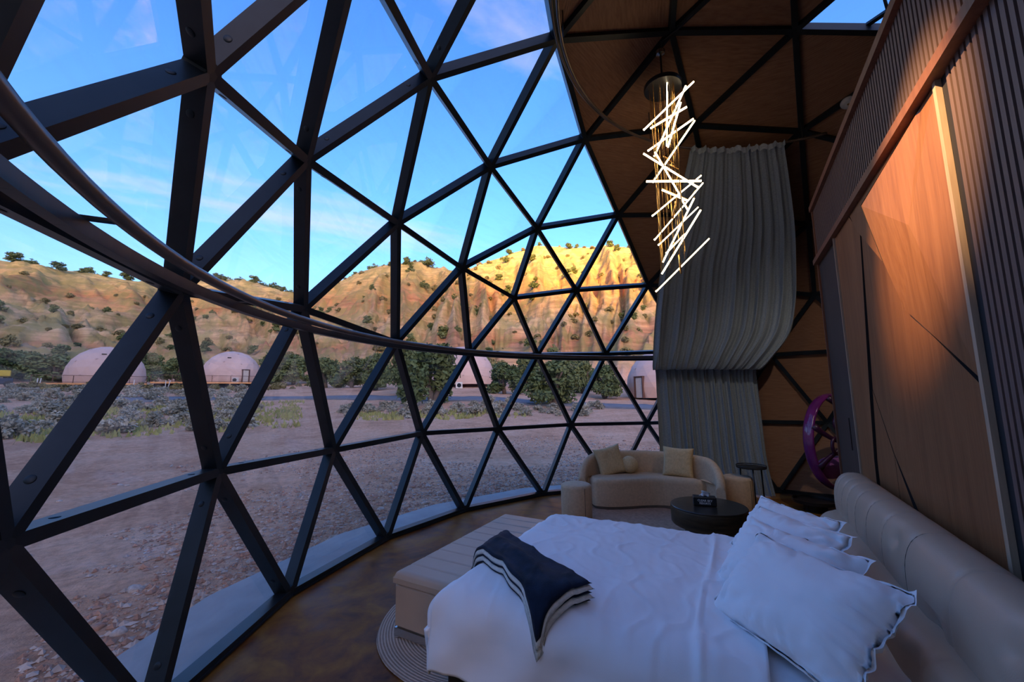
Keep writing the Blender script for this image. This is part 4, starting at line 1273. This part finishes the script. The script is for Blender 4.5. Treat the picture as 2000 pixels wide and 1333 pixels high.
def square_cushion(name, size, th, mat, label, loc, rot, seed=1.0):
    def surf(sg):
        def fn(s, t):
            a, b = 2 * s - 1, 2 * t - 1
            px_ = a * size / 2 * (1 - .06 * (1 - a * a) * abs(b) ** 3 - .09 * (1 - b * b) * abs(a) ** 3)
            py_ = b * size / 2 * (1 - .06 * (1 - b * b) * abs(a) ** 3 - .09 * (1 - a * a) * abs(b) ** 3)
            h = th / 2 * (max(0, 1 - a ** 4) * max(0, 1 - b ** 4)) ** .5
            return Vector((px_, sg * (h + .001), py_ + .0)) + Vector((0, .006 * mnoise.noise(Vector((a * 3 + seed, b * 3, sg))) * (h > .01), 0))
        return fn
    mb = MB().grid(surf(1), 24, 24); mb.grid(surf(-1), 24, 24)
    o = mb.build(name, mat, smooth=True)
    bm = bmesh.new(); bm.from_mesh(o.data); bmesh.ops.remove_doubles(bm, verts=bm.verts, dist=.0021); bmesh.ops.recalc_face_normals(bm, faces=bm.faces); bm.to_mesh(o.data); bm.free()
    o.data.polygons.foreach_set('use_smooth', [True] * len(o.data.polygons))
    o.location = loc; o.rotation_euler = rot
    return tag(o, label, 'cushion')
SM = Matrix.Translation(sf_c) @ Matrix.Rotation(frz, 4, 'Z') @ Matrix.Diagonal((*SSC, 1))
square_cushion('sofa_cushion', .44, .15, M['cushion'], 'square straw coloured cushion leaning at the sofa left end', SM @ Vector((-.66, .01, .665)), (rd(-14), rd(-12), frz + rd(32)), 1)
square_cushion('sofa_cushion', .44, .15, M['cushion'], 'square straw coloured cushion near the right end of the sofa', SM @ Vector((.48, .16, .675)), (rd(-12), rd(2), frz + rd(-10)), 2)
o = MB().lathe([(.001, -.13)] + [(.13 * math.cos(a), .13 * math.sin(a)) for a in np.linspace(-1.5, 1.5, 22)] + [(.001, .13)], 28).build('ball_cushion', M['cushion'], smooth=True, loc=SM @ Vector((-.34, .17, .595)))
tag(o, 'round beige ball cushion sitting on the sofa', 'cushion')
def pouf(loc, label):
    p = empty('pouf', loc, label=label, cat='pouf', group='drum poufs beside the sofa')
    MB().lathe([(.15, .0), (.192, .012), (.20, .03), (.203, .22), (.202, .41), (.19, .44), (.165, .452), (.001, .455)], 48).build('body', M['boucle'], p, smooth=45)
    MB().tube([(.2045 * math.cos(-2.35 + frz + PI / 2), .2045 * math.sin(-2.35 + frz + PI / 2), z) for z in (.02, .1, .2, .3, .42)], .003, 5).build('seam', M['seam'], p)
    return p
pouf(L(2.66, -1.53, .013) , 'beige drum pouf at the left end of the sofa')
pouf(L(.78, -2.98, .013), 'beige drum pouf at the right end of the sofa beside the curtain')

# coffee table with tissue box
ct = L(1.06, -1.36, 0.013)
tb = empty('coffee_table', ct, label='round dark wood coffee table on a drum base', cat='table')
MB().lathe([(.34, .20), (.38, .205), (.39, .22), (.393, .37), (.387, .388)], 64).build('rim', M['table_side'], tb, smooth=40)
MB().lathe([(.30, .385), (.389, .385), (.391, .395), (.385, .402), (.001, .402)], 64).build('top', M['table_dark'], tb, smooth=40)
MB().lathe([(.24, 0), (.25, .01), (.25, .205)], 48, (.03, -.04, 0)).build('base_drum', M['black'], tb, smooth=40)
bx = empty('tissue_box', ct + Vector((0.03, 0.02, .402)), frz + rd(3), label='black tissue box with white lettering on the coffee table', cat='tissue box')
MB().bevbox((0, 0, .047), (.235, .125, .090), .006).build('box', M['black'], bx)
MB().bevbox((0, 0, .095), (.06, .02, .004), .001).build('slot', M['rail_dark'], bx)
mb = MB()
def tis(s, t):
    a = lerp(-.05, .05, s); h = .062 * (1 - abs(2 * s - 1.1) ** 1.5 * .75)
    return Vector((a + .02 * t * math.sin(s * 9), .012 * math.sin(s * 12) * (1 - t) + .02 * math.sin(s * 7) * t, .094 + h * t))
ti = MB().grid(tis, 20, 8).build('tissue', M['tissue'], bx, smooth=True)
sol = ti.modifiers.new('thick', 'SOLIDIFY'); sol.thickness = .004
def text_mesh(body, size, mat, parent, loc, name='lettering'):
    cu = bpy.data.curves.new(name, 'FONT'); cu.body = body; cu.size = size; cu.align_x = 'CENTER'; cu.extrude = .0006; cu.resolution_u = 2; cu.offset = 0.0006
    to = bpy.data.objects.new(name, cu); COL.objects.link(to)
    bpy.context.view_layer.update()
    me_ = bpy.data.meshes.new_from_object(to.evaluated_get(bpy.context.evaluated_depsgraph_get()))
    bpy.data.objects.remove(to)
    me_.materials.clear(); me_.materials.append(mat)
    o_ = mesh_obj(name, me_, parent, loc); o_.rotation_euler = (PI / 2, 0, 0)
    return o_
text_mesh('CLEAR SKY', .030, M['tissue'], bx, (0, -.0632, .049))
text_mesh('RESORTS', .028, M['tissue'], bx, (0, -.0632, .021))

# small black side table by the curtain
stp = at_z(1467, 912, .60); 
stl = empty('side_table', (stp.x, stp.y, 0.0), frz, label='small black metal side table standing before the curtain', cat='table')
MB().lathe([(.165, .585), (.19, .585), (.19, .60), (.001, .60)], 40).build('top', M['black'], stl, smooth=40)
MB().tube([(.188 * math.cos(a), .188 * math.sin(a), .615) for a in np.linspace(0, 2 * PI, 40, endpoint=False)], .007, 6, closed=True).build('rim', M['black'], stl, smooth=True)
for a in (0.5, 2.6, 4.7):
    MB().tube([(.15 * math.cos(a), .15 * math.sin(a), .59), (.165 * math.cos(a), .165 * math.sin(a), .005)], .010, 8).build('leg', M['black'], stl, smooth=True)

# purple hanging ring chair in the far corner
pc = at_cyl(1632, 870, 3.55)
chair = empty('ring_chair', (pc.x, pc.y, 0), math.atan2(CAM.y - pc.y, CAM.x - pc.x) - PI / 2 + rd(58), label='glossy purple ring shaped chair with lattice back behind the partition', cat='chair')
HC, RA_, RB_ = .95, .54, .64
def rp(a, k=1.0, y=0): return Vector((RA_ * k * math.sin(a), y, HC + RB_ * k * math.cos(a)))
mb = MB()
mb.grid(lambda s, t: rp(2 * PI * s, 1 + .045 * math.cos(2 * PI * t), .075 * math.sin(2 * PI * t)), 72, 14).build('hoop', M['purple'], chair, smooth=True)
for i in range(7):
    a = 2 * PI * i / 7 + .3
    pts = []
    for q in range(12):
        f = q / 11; an = a + .5 * f * (1 if i % 2 else -1)
        pts.append(rp(an, 1 - f * .86, .06 + .20 * math.sin(f * PI / 2)))
    MB().tube(pts, [.045 - .018 * math.sin(PI * q / 11) for q in range(12)], 8).build('lattice_arm', M['purple_dark'], chair, smooth=True)
for i in range(7):
    a = 2 * PI * i / 7 + .75
    MB().tube([rp(a + .28 * math.cos(x), .56 + .16 * math.sin(x), .20) for x in np.linspace(0, 2 * PI, 22, endpoint=False)], .022, 7, closed=True).build('lattice_loop', M['purple_dark'], chair, smooth=True)
MB().grid(lambda s, t: Vector((lerp(-.36, .36, s), -.02 + .11 * math.cos(2 * PI * t) * (1 - abs(2 * s - 1) ** 4 * .6), HC - .36 + .15 * math.sin(2 * PI * t) * (1 - abs(2 * s - 1) ** 4 * .6))), 30, 20).build('seat_cushion', M['purple_cloth'], chair, smooth=True)
MB().tube([(0, .0, HC - RB_), (0, 0.0, .03)], .035, 12).build('stem', M['black'], chair, smooth=True)
MB().lathe([(.001, 0), (.34, 0), (.34, .02), (.1, .04), (.001, .04)], 36).build('base_plate', M['black'], chair, smooth=40)
# low black ring stand on the floor near the headboard end
lp = at_z(1592, 990, .05)
lst = empty('floor_tray', (lp.x, lp.y, 0), label='low black round tray table on the floor behind the headboard', cat='tray')
MB().lathe([(.12, 0), (.14, 0), (.14, .10), (.12, .10)], 24).build('foot', M['black'], lst, smooth=40)
MB().lathe([(.20, .10), (.26, .105), (.265, .15), (.255, .15), (.25, .12), (.001, .118)], 40).build('dish', M['black'], lst, smooth=40)

# ------------------------------------------------------------------ outside: neighbouring domes and decks
def polar(az, d, z=None):
    a = math.radians(az); x, y = OX + d * math.cos(a), OY + d * math.sin(a)
    return Vector((x, y, gz(x, y) if z is None else z))
def px_az(px, py=700):
    d = ray(px, py); return math.degrees(math.atan2(d.y, d.x))
def out_dome(px, d, zb, r, label, door_px=None, door_mat='door_grey', squash=1.0, frame='brown_rail'):
    az = px_az(px)
    p = polar(az, d); p.z = zb
    dm = empty('glamping_dome', p, math.radians(az) - PI / 2, label=label, cat='dome', group=None)   # local -y faces us
    bm = bmesh.new(); bmesh.ops.create_icosphere(bm, subdivisions=3, radius=r)
    bmesh.ops.translate(bm, verts=bm.verts, vec=(0, 0, r * .25))
    for z_, nz in ((0.0, -1), ):
        g_ = bmesh.ops.bisect_plane(bm, geom=bm.verts[:] + bm.edges[:] + bm.faces[:], plane_co=(0, 0, 0), plane_no=(0, 0, -1), clear_outer=True)
    b2 = bm.copy()
    cut = r * .36
    bmesh.ops.bisect_plane(bm, geom=bm.verts[:] + bm.edges[:] + bm.faces[:], plane_co=(0, 0, cut), plane_no=(0, 0, -1), clear_outer=True)
    bmesh.ops.bisect_plane(b2, geom=b2.verts[:] + b2.edges[:] + b2.faces[:], plane_co=(0, 0, cut), plane_no=(0, 0, 1), clear_outer=True)
    for b_, nm, mt in ((bm, 'cover', 'dome_skin'), (b2, 'skirt', 'dome_low' if squash < 1 else 'dome_skin')):
        m_ = bpy.data.meshes.new(nm); b_.to_mesh(m_); b_.free(); m_.materials.append(M[mt])
        o_ = mesh_obj(nm, m_, dm)
    # seams on the camera side
    ms = MB()
    bm = bmesh.new(); bmesh.ops.create_icosphere(bm, subdivisions=2, radius=r * 1.004)
    bmesh.ops.translate(bm, verts=bm.verts, vec=(0, 0, r * .25))
    for e in bm.edges:
        a, b = e.verts[0].co, e.verts[1].co
        if min(a.z, b.z) > .05 and (a.y + b.y) < .3 * r: ms.tube([a, b], .022, 4, caps=False)
    bm.free()
    ms.build('seam_lines', M['dome_seam'], dm)
    if door_px is not None:
        daz = px_az(door_px); xx = math.tan(math.radians(az - daz)) * (d - r * .8)
        yy = -math.sqrt(max(.1, (r * .97) ** 2 - xx * xx)); an = math.atan2(xx, -yy)
        dr = mesh_obj('door', MB().box((0, 0, 1.05), (.95, .10, 2.1)).build('door', M[door_mat]).data, dm, (xx, yy - .12, 0.02), an)
        for q in list(bpy.data.objects):
            if q.name.startswith('door') and q.parent is None and q.users_collection and q.data == dr.data and q != dr: bpy.data.objects.remove(q)
        fr = MB()
        for (cx, cz, w_, h_) in ((-.56, 1.12, .12, 2.3), (.56, 1.12, .12, 2.3), (0, 2.22, 1.24, .12)): fr.box((cx, -.02, cz), (w_, .35, h_))
        fr.build('door_frame', M[frame], dm, loc=(xx, yy - .05, 0.02), rz=an)
    vt = MB().box((0, 0, 0), (.55, .08, .16)).build('vent', M['glass_dark'], dm, loc=(-.5, -r * .72, r * .25 + r * .69))
    return dm
def deck(px0, px1, d, zt, label, depth=9.0, rail_from=None, leg=0.9):
    p0, p1 = polar(px_az(px0), d, zt), polar(px_az(px1), d, zt)
    c = (p0 + p1) / 2; ang = math.atan2(p1.y - p0.y, p1.x - p0.x); w_ = (p1 - p0).length
    dk = empty('deck', (c.x, c.y, zt), ang, label=label, cat='deck')
    sgn = 1 if (Matrix.Rotation(ang, 3, 'Z') @ Vector((0, 1, 0))).dot(Vector((c.x - OX, c.y - OY, 0))) > 0 else -1
    nb = 12
    for i in range(nb):
        MB().box((0, sgn * (depth * (i + .5) / nb), -.05), (w_, depth / nb - .02, .05)).build('plank', M['orange_wood'], dk)
    MB().box((0, -sgn * .04, -.12), (w_, .06, .24)).build('fascia', M['orange_wood'], dk)
    for x in np.linspace(-w_ / 2 + .2, w_ / 2 - .2, 4):
        MB().box((x, sgn * .12, -.08 - leg / 2), (.22, .22, leg)).build('pier', M['post_wood'], dk)
    MB().box((0, sgn * 1.5, -.6), (w_ * .96, .1, .7)).build('under_skirt', M['blue_dark'], dk)
    npst = 7
    for x in np.linspace(-w_ / 2 + .05, w_ / 2 - .05, npst):
        MB().box((x, sgn * .02, .53), (.09, .09, 1.06)).build('rail_post', M['brown_rail'], dk)
    for z in (1.05, .12): MB().box((0, sgn * .02, z), (w_, .07, .07)).build('rail_bar', M['brown_rail'], dk)
    wires = MB()
    for z in (.3, .48, .66, .84): wires.box((0, sgn * .02, z), (w_, .012, .012))
    wires.build('rail_cables', M['brown_rail'], dk)
    return dk
z1 = CAM.z + 84 * math.tan(math.radians(1.45)); z2 = CAM.z + 84 * math.tan(math.radians(1.62))
out_dome(212, 90, z1, 4.7, 'pink dome tent on a deck, leftmost on the valley edge')
deck(65, 292, 84.5, z1, 'cedar deck under the leftmost pink dome', leg=max(.5, z1 - gz(*polar(9, 84)[:2])))
out_dome(455, 89, z2, 4.6, 'pink dome tent with grey door and outdoor unit on a cedar deck', 482)
deck(298, 522, 83.5, z2, 'cedar deck under the dome with the grey door', leg=max(.5, z2 - gz(*polar(-1, 84)[:2])))
pa = polar(px_az(463), 84.6, z2)
ac = empty('air_conditioner', pa, math.radians(px_az(463)) - PI / 2, label='white outdoor air conditioner on the deck beside the grey door', cat='air conditioner')
MB().bevbox((0, 0, .42), (.95, .38, .80), .02).build('case', M['white_metal'], ac)
MB().lathe([(.001, 0), (.30, 0), (.30, .02), (.001, .02)], 24).build('fan_grille', M['glass_dark'], ac, loc=(-.12, -.20, .42)).rotation_euler = (PI / 2, 0, 0)
p3 = polar(px_az(905), 60); out_dome(905, 60, p3.z + .15, 4.5, 'pink dome tent half hidden behind the tall juniper')
p4 = polar(px_az(1300), 48.5); out_dome(1302, 48.5, p4.z + .05, 4.5, 'pink dome tent with brown door frame beside the curtain edge', 1246, 'door_grey', .9)
pa = polar(px_az(897), 54.5); ac2 = empty('air_conditioner', pa, math.radians(px_az(897)) - PI / 2, label='white outdoor air conditioner by the half hidden dome', cat='air conditioner')
MB().bevbox((0, 0, .45), (.9, .38, .86), .02).build('case', M['white_metal'], ac2)
MB().lathe([(.001, 0), (.28, 0), (.28, .02), (.001, .02)], 20).build('fan_grille', M['glass_dark'], ac2, loc=(0, -.20, .45)).rotation_euler = (PI / 2, 0, 0)
# white marker stakes near the decks
for i, (px, d, lean, lab) in enumerate(((79, 80, .05, 'upright white marker stake before the leftmost deck'), (83, 80, .35, 'leaning white marker stake before the leftmost deck'), (267, 72, 0, 'single white marker stake between the two decks'), (328, 80, .08, 'upright white marker stake at the second deck'), (333, 80, .5, 'leaning white marker stake at the second deck'))):
    p = polar(px_az(px), d)
    o = MB().tube([(0, 0, -.05), (lean * -.6 * CR.x * -1, lean * -.6 * CR.y * -1, 1.25)], .055, 8).build('marker_stake', M['white_metal'], loc=p)
    tag(o, lab, 'stake')
# small yellow loader at the left edge
pv = polar(px_az(8), 84)
ld = empty('loader', pv, math.radians(px_az(8)), label='small yellow and blue loader parked at the far left', cat='loader')
MB().bevbox((0, 0, .75), (1.3, 2.0, .75), .06).build('body', M['blue_dark'], ld)
MB().bevbox((0, -.1, 1.75), (1.1, 1.3, .8), .08).build('cab', M['yellow'], ld)
MB().bevbox((0, 1.1, .9), (1.2, .5, .5), .05).build('bucket', M['yellow'], ld)
for x in (-.6, .6):
    for y in (-.65, .65):
        w_ = MB().lathe([(.1, -.12), (.4, -.12), (.4, .12), (.1, .12)], 18).build('wheel', M['black'], ld, loc=(x, y, .4)); w_.rotation_euler = (0, PI / 2, 0)

# ------------------------------------------------------------------ vegetation
def foliage(name, blobs, n, size, mats, seed, trunk=None):
    rs = np.random.RandomState(seed)
    V = []; F = []
    wts = np.array([b[3] * b[3] for b in blobs]); wts = wts / wts.sum()
    idx = rs.choice(len(blobs), n, p=wts)
    for i in range(n):
        bx_, by_, bz_, br, sq = blobs[idx[i]]
        v = rs.randn(3); v /= np.linalg.norm(v)
        rr = br * (rs.rand() ** .35) * (0.86 + .28 * rs.rand())
        c = np.array([bx_, by_, bz_]) + v * rr * np.array([1, 1, sq])
        if c[2] < 0.02: c[2] = .02 + .1 * rs.rand() * br
        a = rs.randn(3); a /= np.linalg.norm(a)
        b = np.cross(a, v + .6 * rs.randn(3)); b /= np.linalg.norm(b) + 1e-6
        s = size * (.6 + .9 * rs.rand())
        q = len(V)
        V += [c - a * s * .5 - b * s * .28, c + a * s * .5 - b * s * .2, c + a * s * .62 + b * s * .22, c - a * s * .42 + b * s * .3]
        F.append((q, q + 1, q + 2, q + 3))
    me_ = bpy.data.meshes.new(name); me_.from_pydata([tuple(v) for v in V], [], F); me_.materials.append(mats)
    me_.update(); return me_
def blobset(seed, n, spread, h, r0):
    rs = np.random.RandomState(seed); out = []
    for i in range(n):
        t = rs.rand(); a = rs.rand() * 6.283; rad = spread * math.sqrt(rs.rand()) * (1 - .55 * t)
        out.append((rad * math.cos(a), rad * math.sin(a), h * (.16 + .72 * t), r0 * (1 - .35 * t) * (.75 + .5 * rs.rand()), .85))
    return out
JUN = [foliage('foliage', blobset(20 + i, 26, .42, 1.0, .20), 5200, .055, M['juniper'], 40 + i) for i in range(3)]
JSM = [foliage('foliage', blobset(60 + i, 12, .42, 1.0, .26), 800, .11, M['juniper'], 70 + i) for i in range(3)]
SCR = [foliage('foliage', blobset(80 + i, 8, .42, .75, .28), 380, .15, M['scrub'], 90 + i) for i in range(3)]
SAG = [foliage('foliage', blobset(100 + i, 9, .45, .7, .24), 700, .10, M['sage'], 110 + i) for i in range(3)]
def trunk_mesh(seed):
    rs = random.Random(seed); mb = MB()
    for i in range(4):
        a = rs.uniform(0, 6.28); pts = [Vector((0, 0, -.05))]
        for q in range(1, 6): pts.append(Vector((math.cos(a) * .05 * q * rs.uniform(.6, 1.4), math.sin(a) * .05 * q * rs.uniform(.6, 1.4), q * .13)))
        mb.tube(pts, [.045 - .006 * q for q in range(6)], 6)
    o = mb.build('trunk', M['bark'], smooth=True); me_ = o.data; bpy.data.objects.remove(o); return me_
TRK = [trunk_mesh(i) for i in range(2)]
vr = random.Random(21)
PLANTS = []
def room_for(p, r):
    for (x, y, q) in PLANTS:
        if (x - p.x) ** 2 + (y - p.y) ** 2 < (r + q) ** 2: return False
    PLANTS.append((p.x, p.y, r)); return True
def tree(px, d, hh, ww, label, var=0, group=None, name='juniper_tree'):
    p = polar(px_az(px), d); PLANTS.append((p.x, p.y, ww * .5))
    t = empty(name, p - Vector((0, 0, .05)), vr.uniform(0, 6.28), label=label, cat='tree', group=group)
    mesh_obj('foliage', JUN[var % 3], t, sc=(ww, ww, hh)); mesh_obj('trunk', TRK[var % 2], t, sc=(ww, ww, hh))
    return t
tree(846, 36, 5.9, 5.6, 'tall loose juniper standing in the middle of the view', 0)
tree(795, 46, 6.2, 4.6, 'dark juniper left behind the tall middle juniper', 1)
tree(1078, 35, 4.3, 5.4, 'broad rounded green juniper right of centre', 2)
tree(985, 47, 4.0, 5.0, 'low green juniper below the rail between the two large ones', 0)
tree(1178, 46, 4.0, 4.6, 'green juniper left of the dome with brown door frame', 1)
tree(1135, 52, 5.0, 4.0, 'slim juniper behind the broad rounded one', 2)
tree(1030, 58, 5.0, 5.0, 'dark juniper at the hill foot behind the low green one', 1)
tree(690, 62, 4.6, 6.0, 'bushy juniper left of the road end', 2)
tree(640, 70, 5.2, 6.0, 'olive juniper between the grey door dome and the road', 0)
tree(735, 56, 5.2, 5.0, 'grey green juniper beside the dark one in the middle', 1)
tree(575, 88, 6.4, 8.0, 'wide juniper thicket right beside the grey door dome', 2)
tree(540, 96, 6.8, 7.0, 'juniper behind the right edge of the grey door dome', 0)
tree(350, 98, 5.5, 6.5, 'juniper between the two dome decks', 1)
tree(300, 116, 5.5, 6.0, 'juniper right behind the leftmost dome', 2)
tree(100, 97, 5.0, 8.5, 'dark juniper left of the leftmost dome', 0)
tree(42, 108, 5.0, 6.5, 'juniper beside the yellow loader', 1)
tree(20, 102, 5.4, 6.5, 'pale juniper behind the yellow loader', 2)
tree(885, 72, 4.6, 4.0, 'juniper behind the half hidden dome', 1)
tree(940, 70, 5.2, 5.0, 'juniper right of the half hidden dome', 2)
def scatter(n, azr, dr, meshes, smin, smax, name, label, cat, group, seed, dens=None, sq=(.7, 1.0), maxh=None):
    rs = random.Random(seed); c = 0; tries = 0
    while c < n and tries < n * 40:
        tries += 1
        az = rs.uniform(*azr); d = rs.uniform(*dr) if dr[0] > 0 else 0
        if dens and not dens(az, d, rs): continue
        p = polar(az, d)
        q = pix(p + Vector((0, 0, 1)))
        if not q or not (-20 < q[0] < 1320): continue
        s = rs.uniform(smin, smax)
        if not room_for(p, s * .56): continue
        o = mesh_obj(name, meshes[rs.randrange(len(meshes))], None, p - Vector((0, 0, .06 * s)), rs.uniform(0, 6.28), (s, s, s * rs.uniform(*sq)))
        tag(o, label, cat, group); c += 1
def ridge_d(az):
    db = np.interp(az, [-60, -35, -15, 0, 20, 60], [178, 185, 205, 240, 240, 190])
    return float(db + 14 * np.sin(np.radians(az * 3.1)) + 30 * fbm(np.array([az * .07 + 40]), np.array([3.0]), 3)[0])
# junipers on the hill, hill scrub, ridge line
scatter(95, (-57, 18), (82, 190), JSM, 1.8, 4.0, 'hillside_juniper', 'small dark juniper growing on the hillside', 'shrub', 'junipers on the hillside', 5, lambda a, d, r: d > 80 + max(0, (a + 25)) * .8)
scatter(290, (-57, 18), (78, 215), SCR, 1.2, 3.0, 'hillside_scrub', 'low dry scrub bush dotted over the hillside', 'shrub', 'dry scrub on the hillside', 6, lambda a, d, r: d > 76 + max(0, (a + 25)) * .8)
rs_ = random.Random(9)
for i in range(160):
    az = rs_.uniform(-9, 18) if i < 110 else rs_.uniform(-57, -9)
    p = polar(az, ridge_d(az) - rs_.uniform(-9, 7)); s = rs_.uniform(2.6, 6.0) if i < 110 else rs_.uniform(2.6, 5.2)
    if i >= 110 and az < -28: s *= .72
    if not room_for(p, s * .62): continue
    o = mesh_obj('ridge_juniper', JSM[rs_.randrange(3)], None, p - Vector((0, 0, .3)), rs_.uniform(0, 6), (s * 1.25, s * 1.25, s * .85))
    tag(o, 'juniper silhouetted along the ridge line', 'shrub', 'junipers along the ridge')
# sagebrush in the valley
scatter(120, (-4, 18), (24, 60), SAG, .7, 1.6, 'sagebrush', 'grey green sagebrush in the valley at left', 'shrub', 'sagebrush in the left valley', 7)
scatter(60, (-48, -14), (27, 36), SAG, .6, 1.3, 'sagebrush', 'pale sagebrush in the band before the road', 'shrub', 'sagebrush before the road', 8, lambda a, d, r: r.random() < .9 and not (-21 < a < -14.5 and d < 30))
scatter(40, (-14, 16), (58, 80), SCR, .7, 1.6, 'valley_scrub', 'olive scrub bush below the dome decks', 'shrub', 'scrub below the decks', 12)
# grass blades: one object of stuff
gs = np.random.RandomState(4); V = []; F = []
for i in range(9000):
    if i < 6200: az = gs.uniform(-9, 18); d = gs.uniform(23, 42)
    else: az = gs.uniform(-38, -14); d = gs.uniform(25, 31)
    if fbm(np.array([az * .8]), np.array([d * .4]), 3)[0] < (-.02 if i < 6200 else .02) + gs.uniform(-.16, .16): continue
    x, y = OX + d * math.cos(math.radians(az)), OY + d * math.sin(math.radians(az)); V.append((x, y)); 
V = np.array(V); GZ = terrain(V[:, 0], V[:, 1]); VV = []
for (x, y), z in zip(V, GZ):
    a = gs.uniform(0, 6.28); w = gs.uniform(.05, .12); h = gs.uniform(.10, .28); q = len(VV)
    dx, dy = math.cos(a) * w, math.sin(a) * w
    VV += [(x - dx, y - dy, z - .02), (x + dx, y + dy, z - .02), (x + dx * .2 + gs.uniform(-.08, .08), y + dy * .2 + gs.uniform(-.08, .08), z + h)]
    F.append((q, q + 1, q + 2))
me_ = bpy.data.meshes.new('meadow_grass'); me_.from_pydata(VV, [], F); me_.materials.append(M['grass']); me_.update()
tag(mesh_obj('meadow_grass', me_), 'short green meadow grass between the sagebrush', 'grass', None, 'stuff')

# pebbles and stones outside the glass
ps = np.random.RandomState(8)
def stone_mesh(seed, sub=1):
    bm = bmesh.new(); bmesh.ops.create_icosphere(bm, subdivisions=sub, radius=.5)
    for v in bm.verts: v.co *= 1 + .45 * mnoise.noise(v.co * 2.2 + Vector((seed, 0, 0))); v.co.z *= .6
    me_ = bpy.data.meshes.new('stone'); bm.to_mesh(me_); bm.free(); return me_
oct_v = np.array([(1, 0, 0), (0, 1, 0), (-1, 0, 0), (0, -1, 0), (0, 0, .7), (0, 0, -.6)]); oct_f = [(0, 1, 4), (1, 2, 4), (2, 3, 4), (3, 0, 4), (1, 0, 5), (2, 1, 5), (3, 2, 5), (0, 3, 5)]
N = 32000
az = ps.uniform(-62, 112, N * 2); rr = 5.15 + 9 * ps.rand(N * 2) ** 1.7
X, Y = rr * np.cos(np.radians(az)), rr * np.sin(np.radians(az))
keep = fbm(X * .35, Y * .35, 3) > -.06
X, Y = X[keep][:N], Y[keep][:N]; N = len(X); Z = terrain(X, Y)
S = .007 + .030 * ps.rand(N) ** 2.6
for grp, (nm, mt) in enumerate((('gravel', 'stone'), ('gravel', 'stone_red'))):
    sel = np.where((np.arange(N) % 2) == grp)[0]
    ang = ps.uniform(0, 6.28, len(sel)); asp = ps.uniform(.6, 1.5, (len(sel), 3))
    vs = oct_v[None] * asp[:, None, :] * S[sel][:, None, None]
    ca, sa_ = np.cos(ang)[:, None], np.sin(ang)[:, None]
    vx = vs[:, :, 0] * ca - vs[:, :, 1] * sa_; vy = vs[:, :, 0] * sa_ + vs[:, :, 1] * ca
    P = np.stack([vx + X[sel][:, None], vy + Y[sel][:, None], vs[:, :, 2] + (Z[sel] + S[sel] * .2)[:, None]], 2).reshape(-1, 3)
    Fc = (np.arange(len(sel))[:, None, None] * 6 + np.array(oct_f)[None]).reshape(-1, 3)
    me_ = bpy.data.meshes.new(nm); me_.from_pydata(P.tolist(), [], Fc.tolist()); me_.materials.append(M[mt]); me_.update()
    tag(mesh_obj(nm, me_), ('pale' if grp == 0 else 'reddish') + ' gravel spread over the dirt outside the glass', 'gravel', None, 'stuff')
SM_ = []
for i in range(5):
    for mt in ('stone', 'stone_red'):
        q = stone_mesh(i * 3.7 + 1, 2); q.materials.append(M[mt]); q.polygons.foreach_set('use_smooth', [True] * len(q.polygons)); SM_.append(q)
srs = random.Random(15); c = 0
while c < 90:
    az, r_ = srs.uniform(-45, 75), 5.3 + 9 * srs.random() ** 1.3
    x, y = r_ * math.cos(math.radians(az)), r_ * math.sin(math.radians(az)); q = pix((x, y, 0))
    if not q or not (0 < q[0] < 1250 and 780 < q[1] < 1333): continue
    s = srs.uniform(.05, .13)
    o = mesh_obj('stone', SM_[srs.randrange(10)], None, (x, y, gz(x, y) + .05 * s), srs.uniform(0, 6), (s * srs.uniform(.8, 1.4), s, s))
    tag(o, 'small rough stone lying on the dirt outside the glass', 'stone', 'stones outside the glass'); c += 1
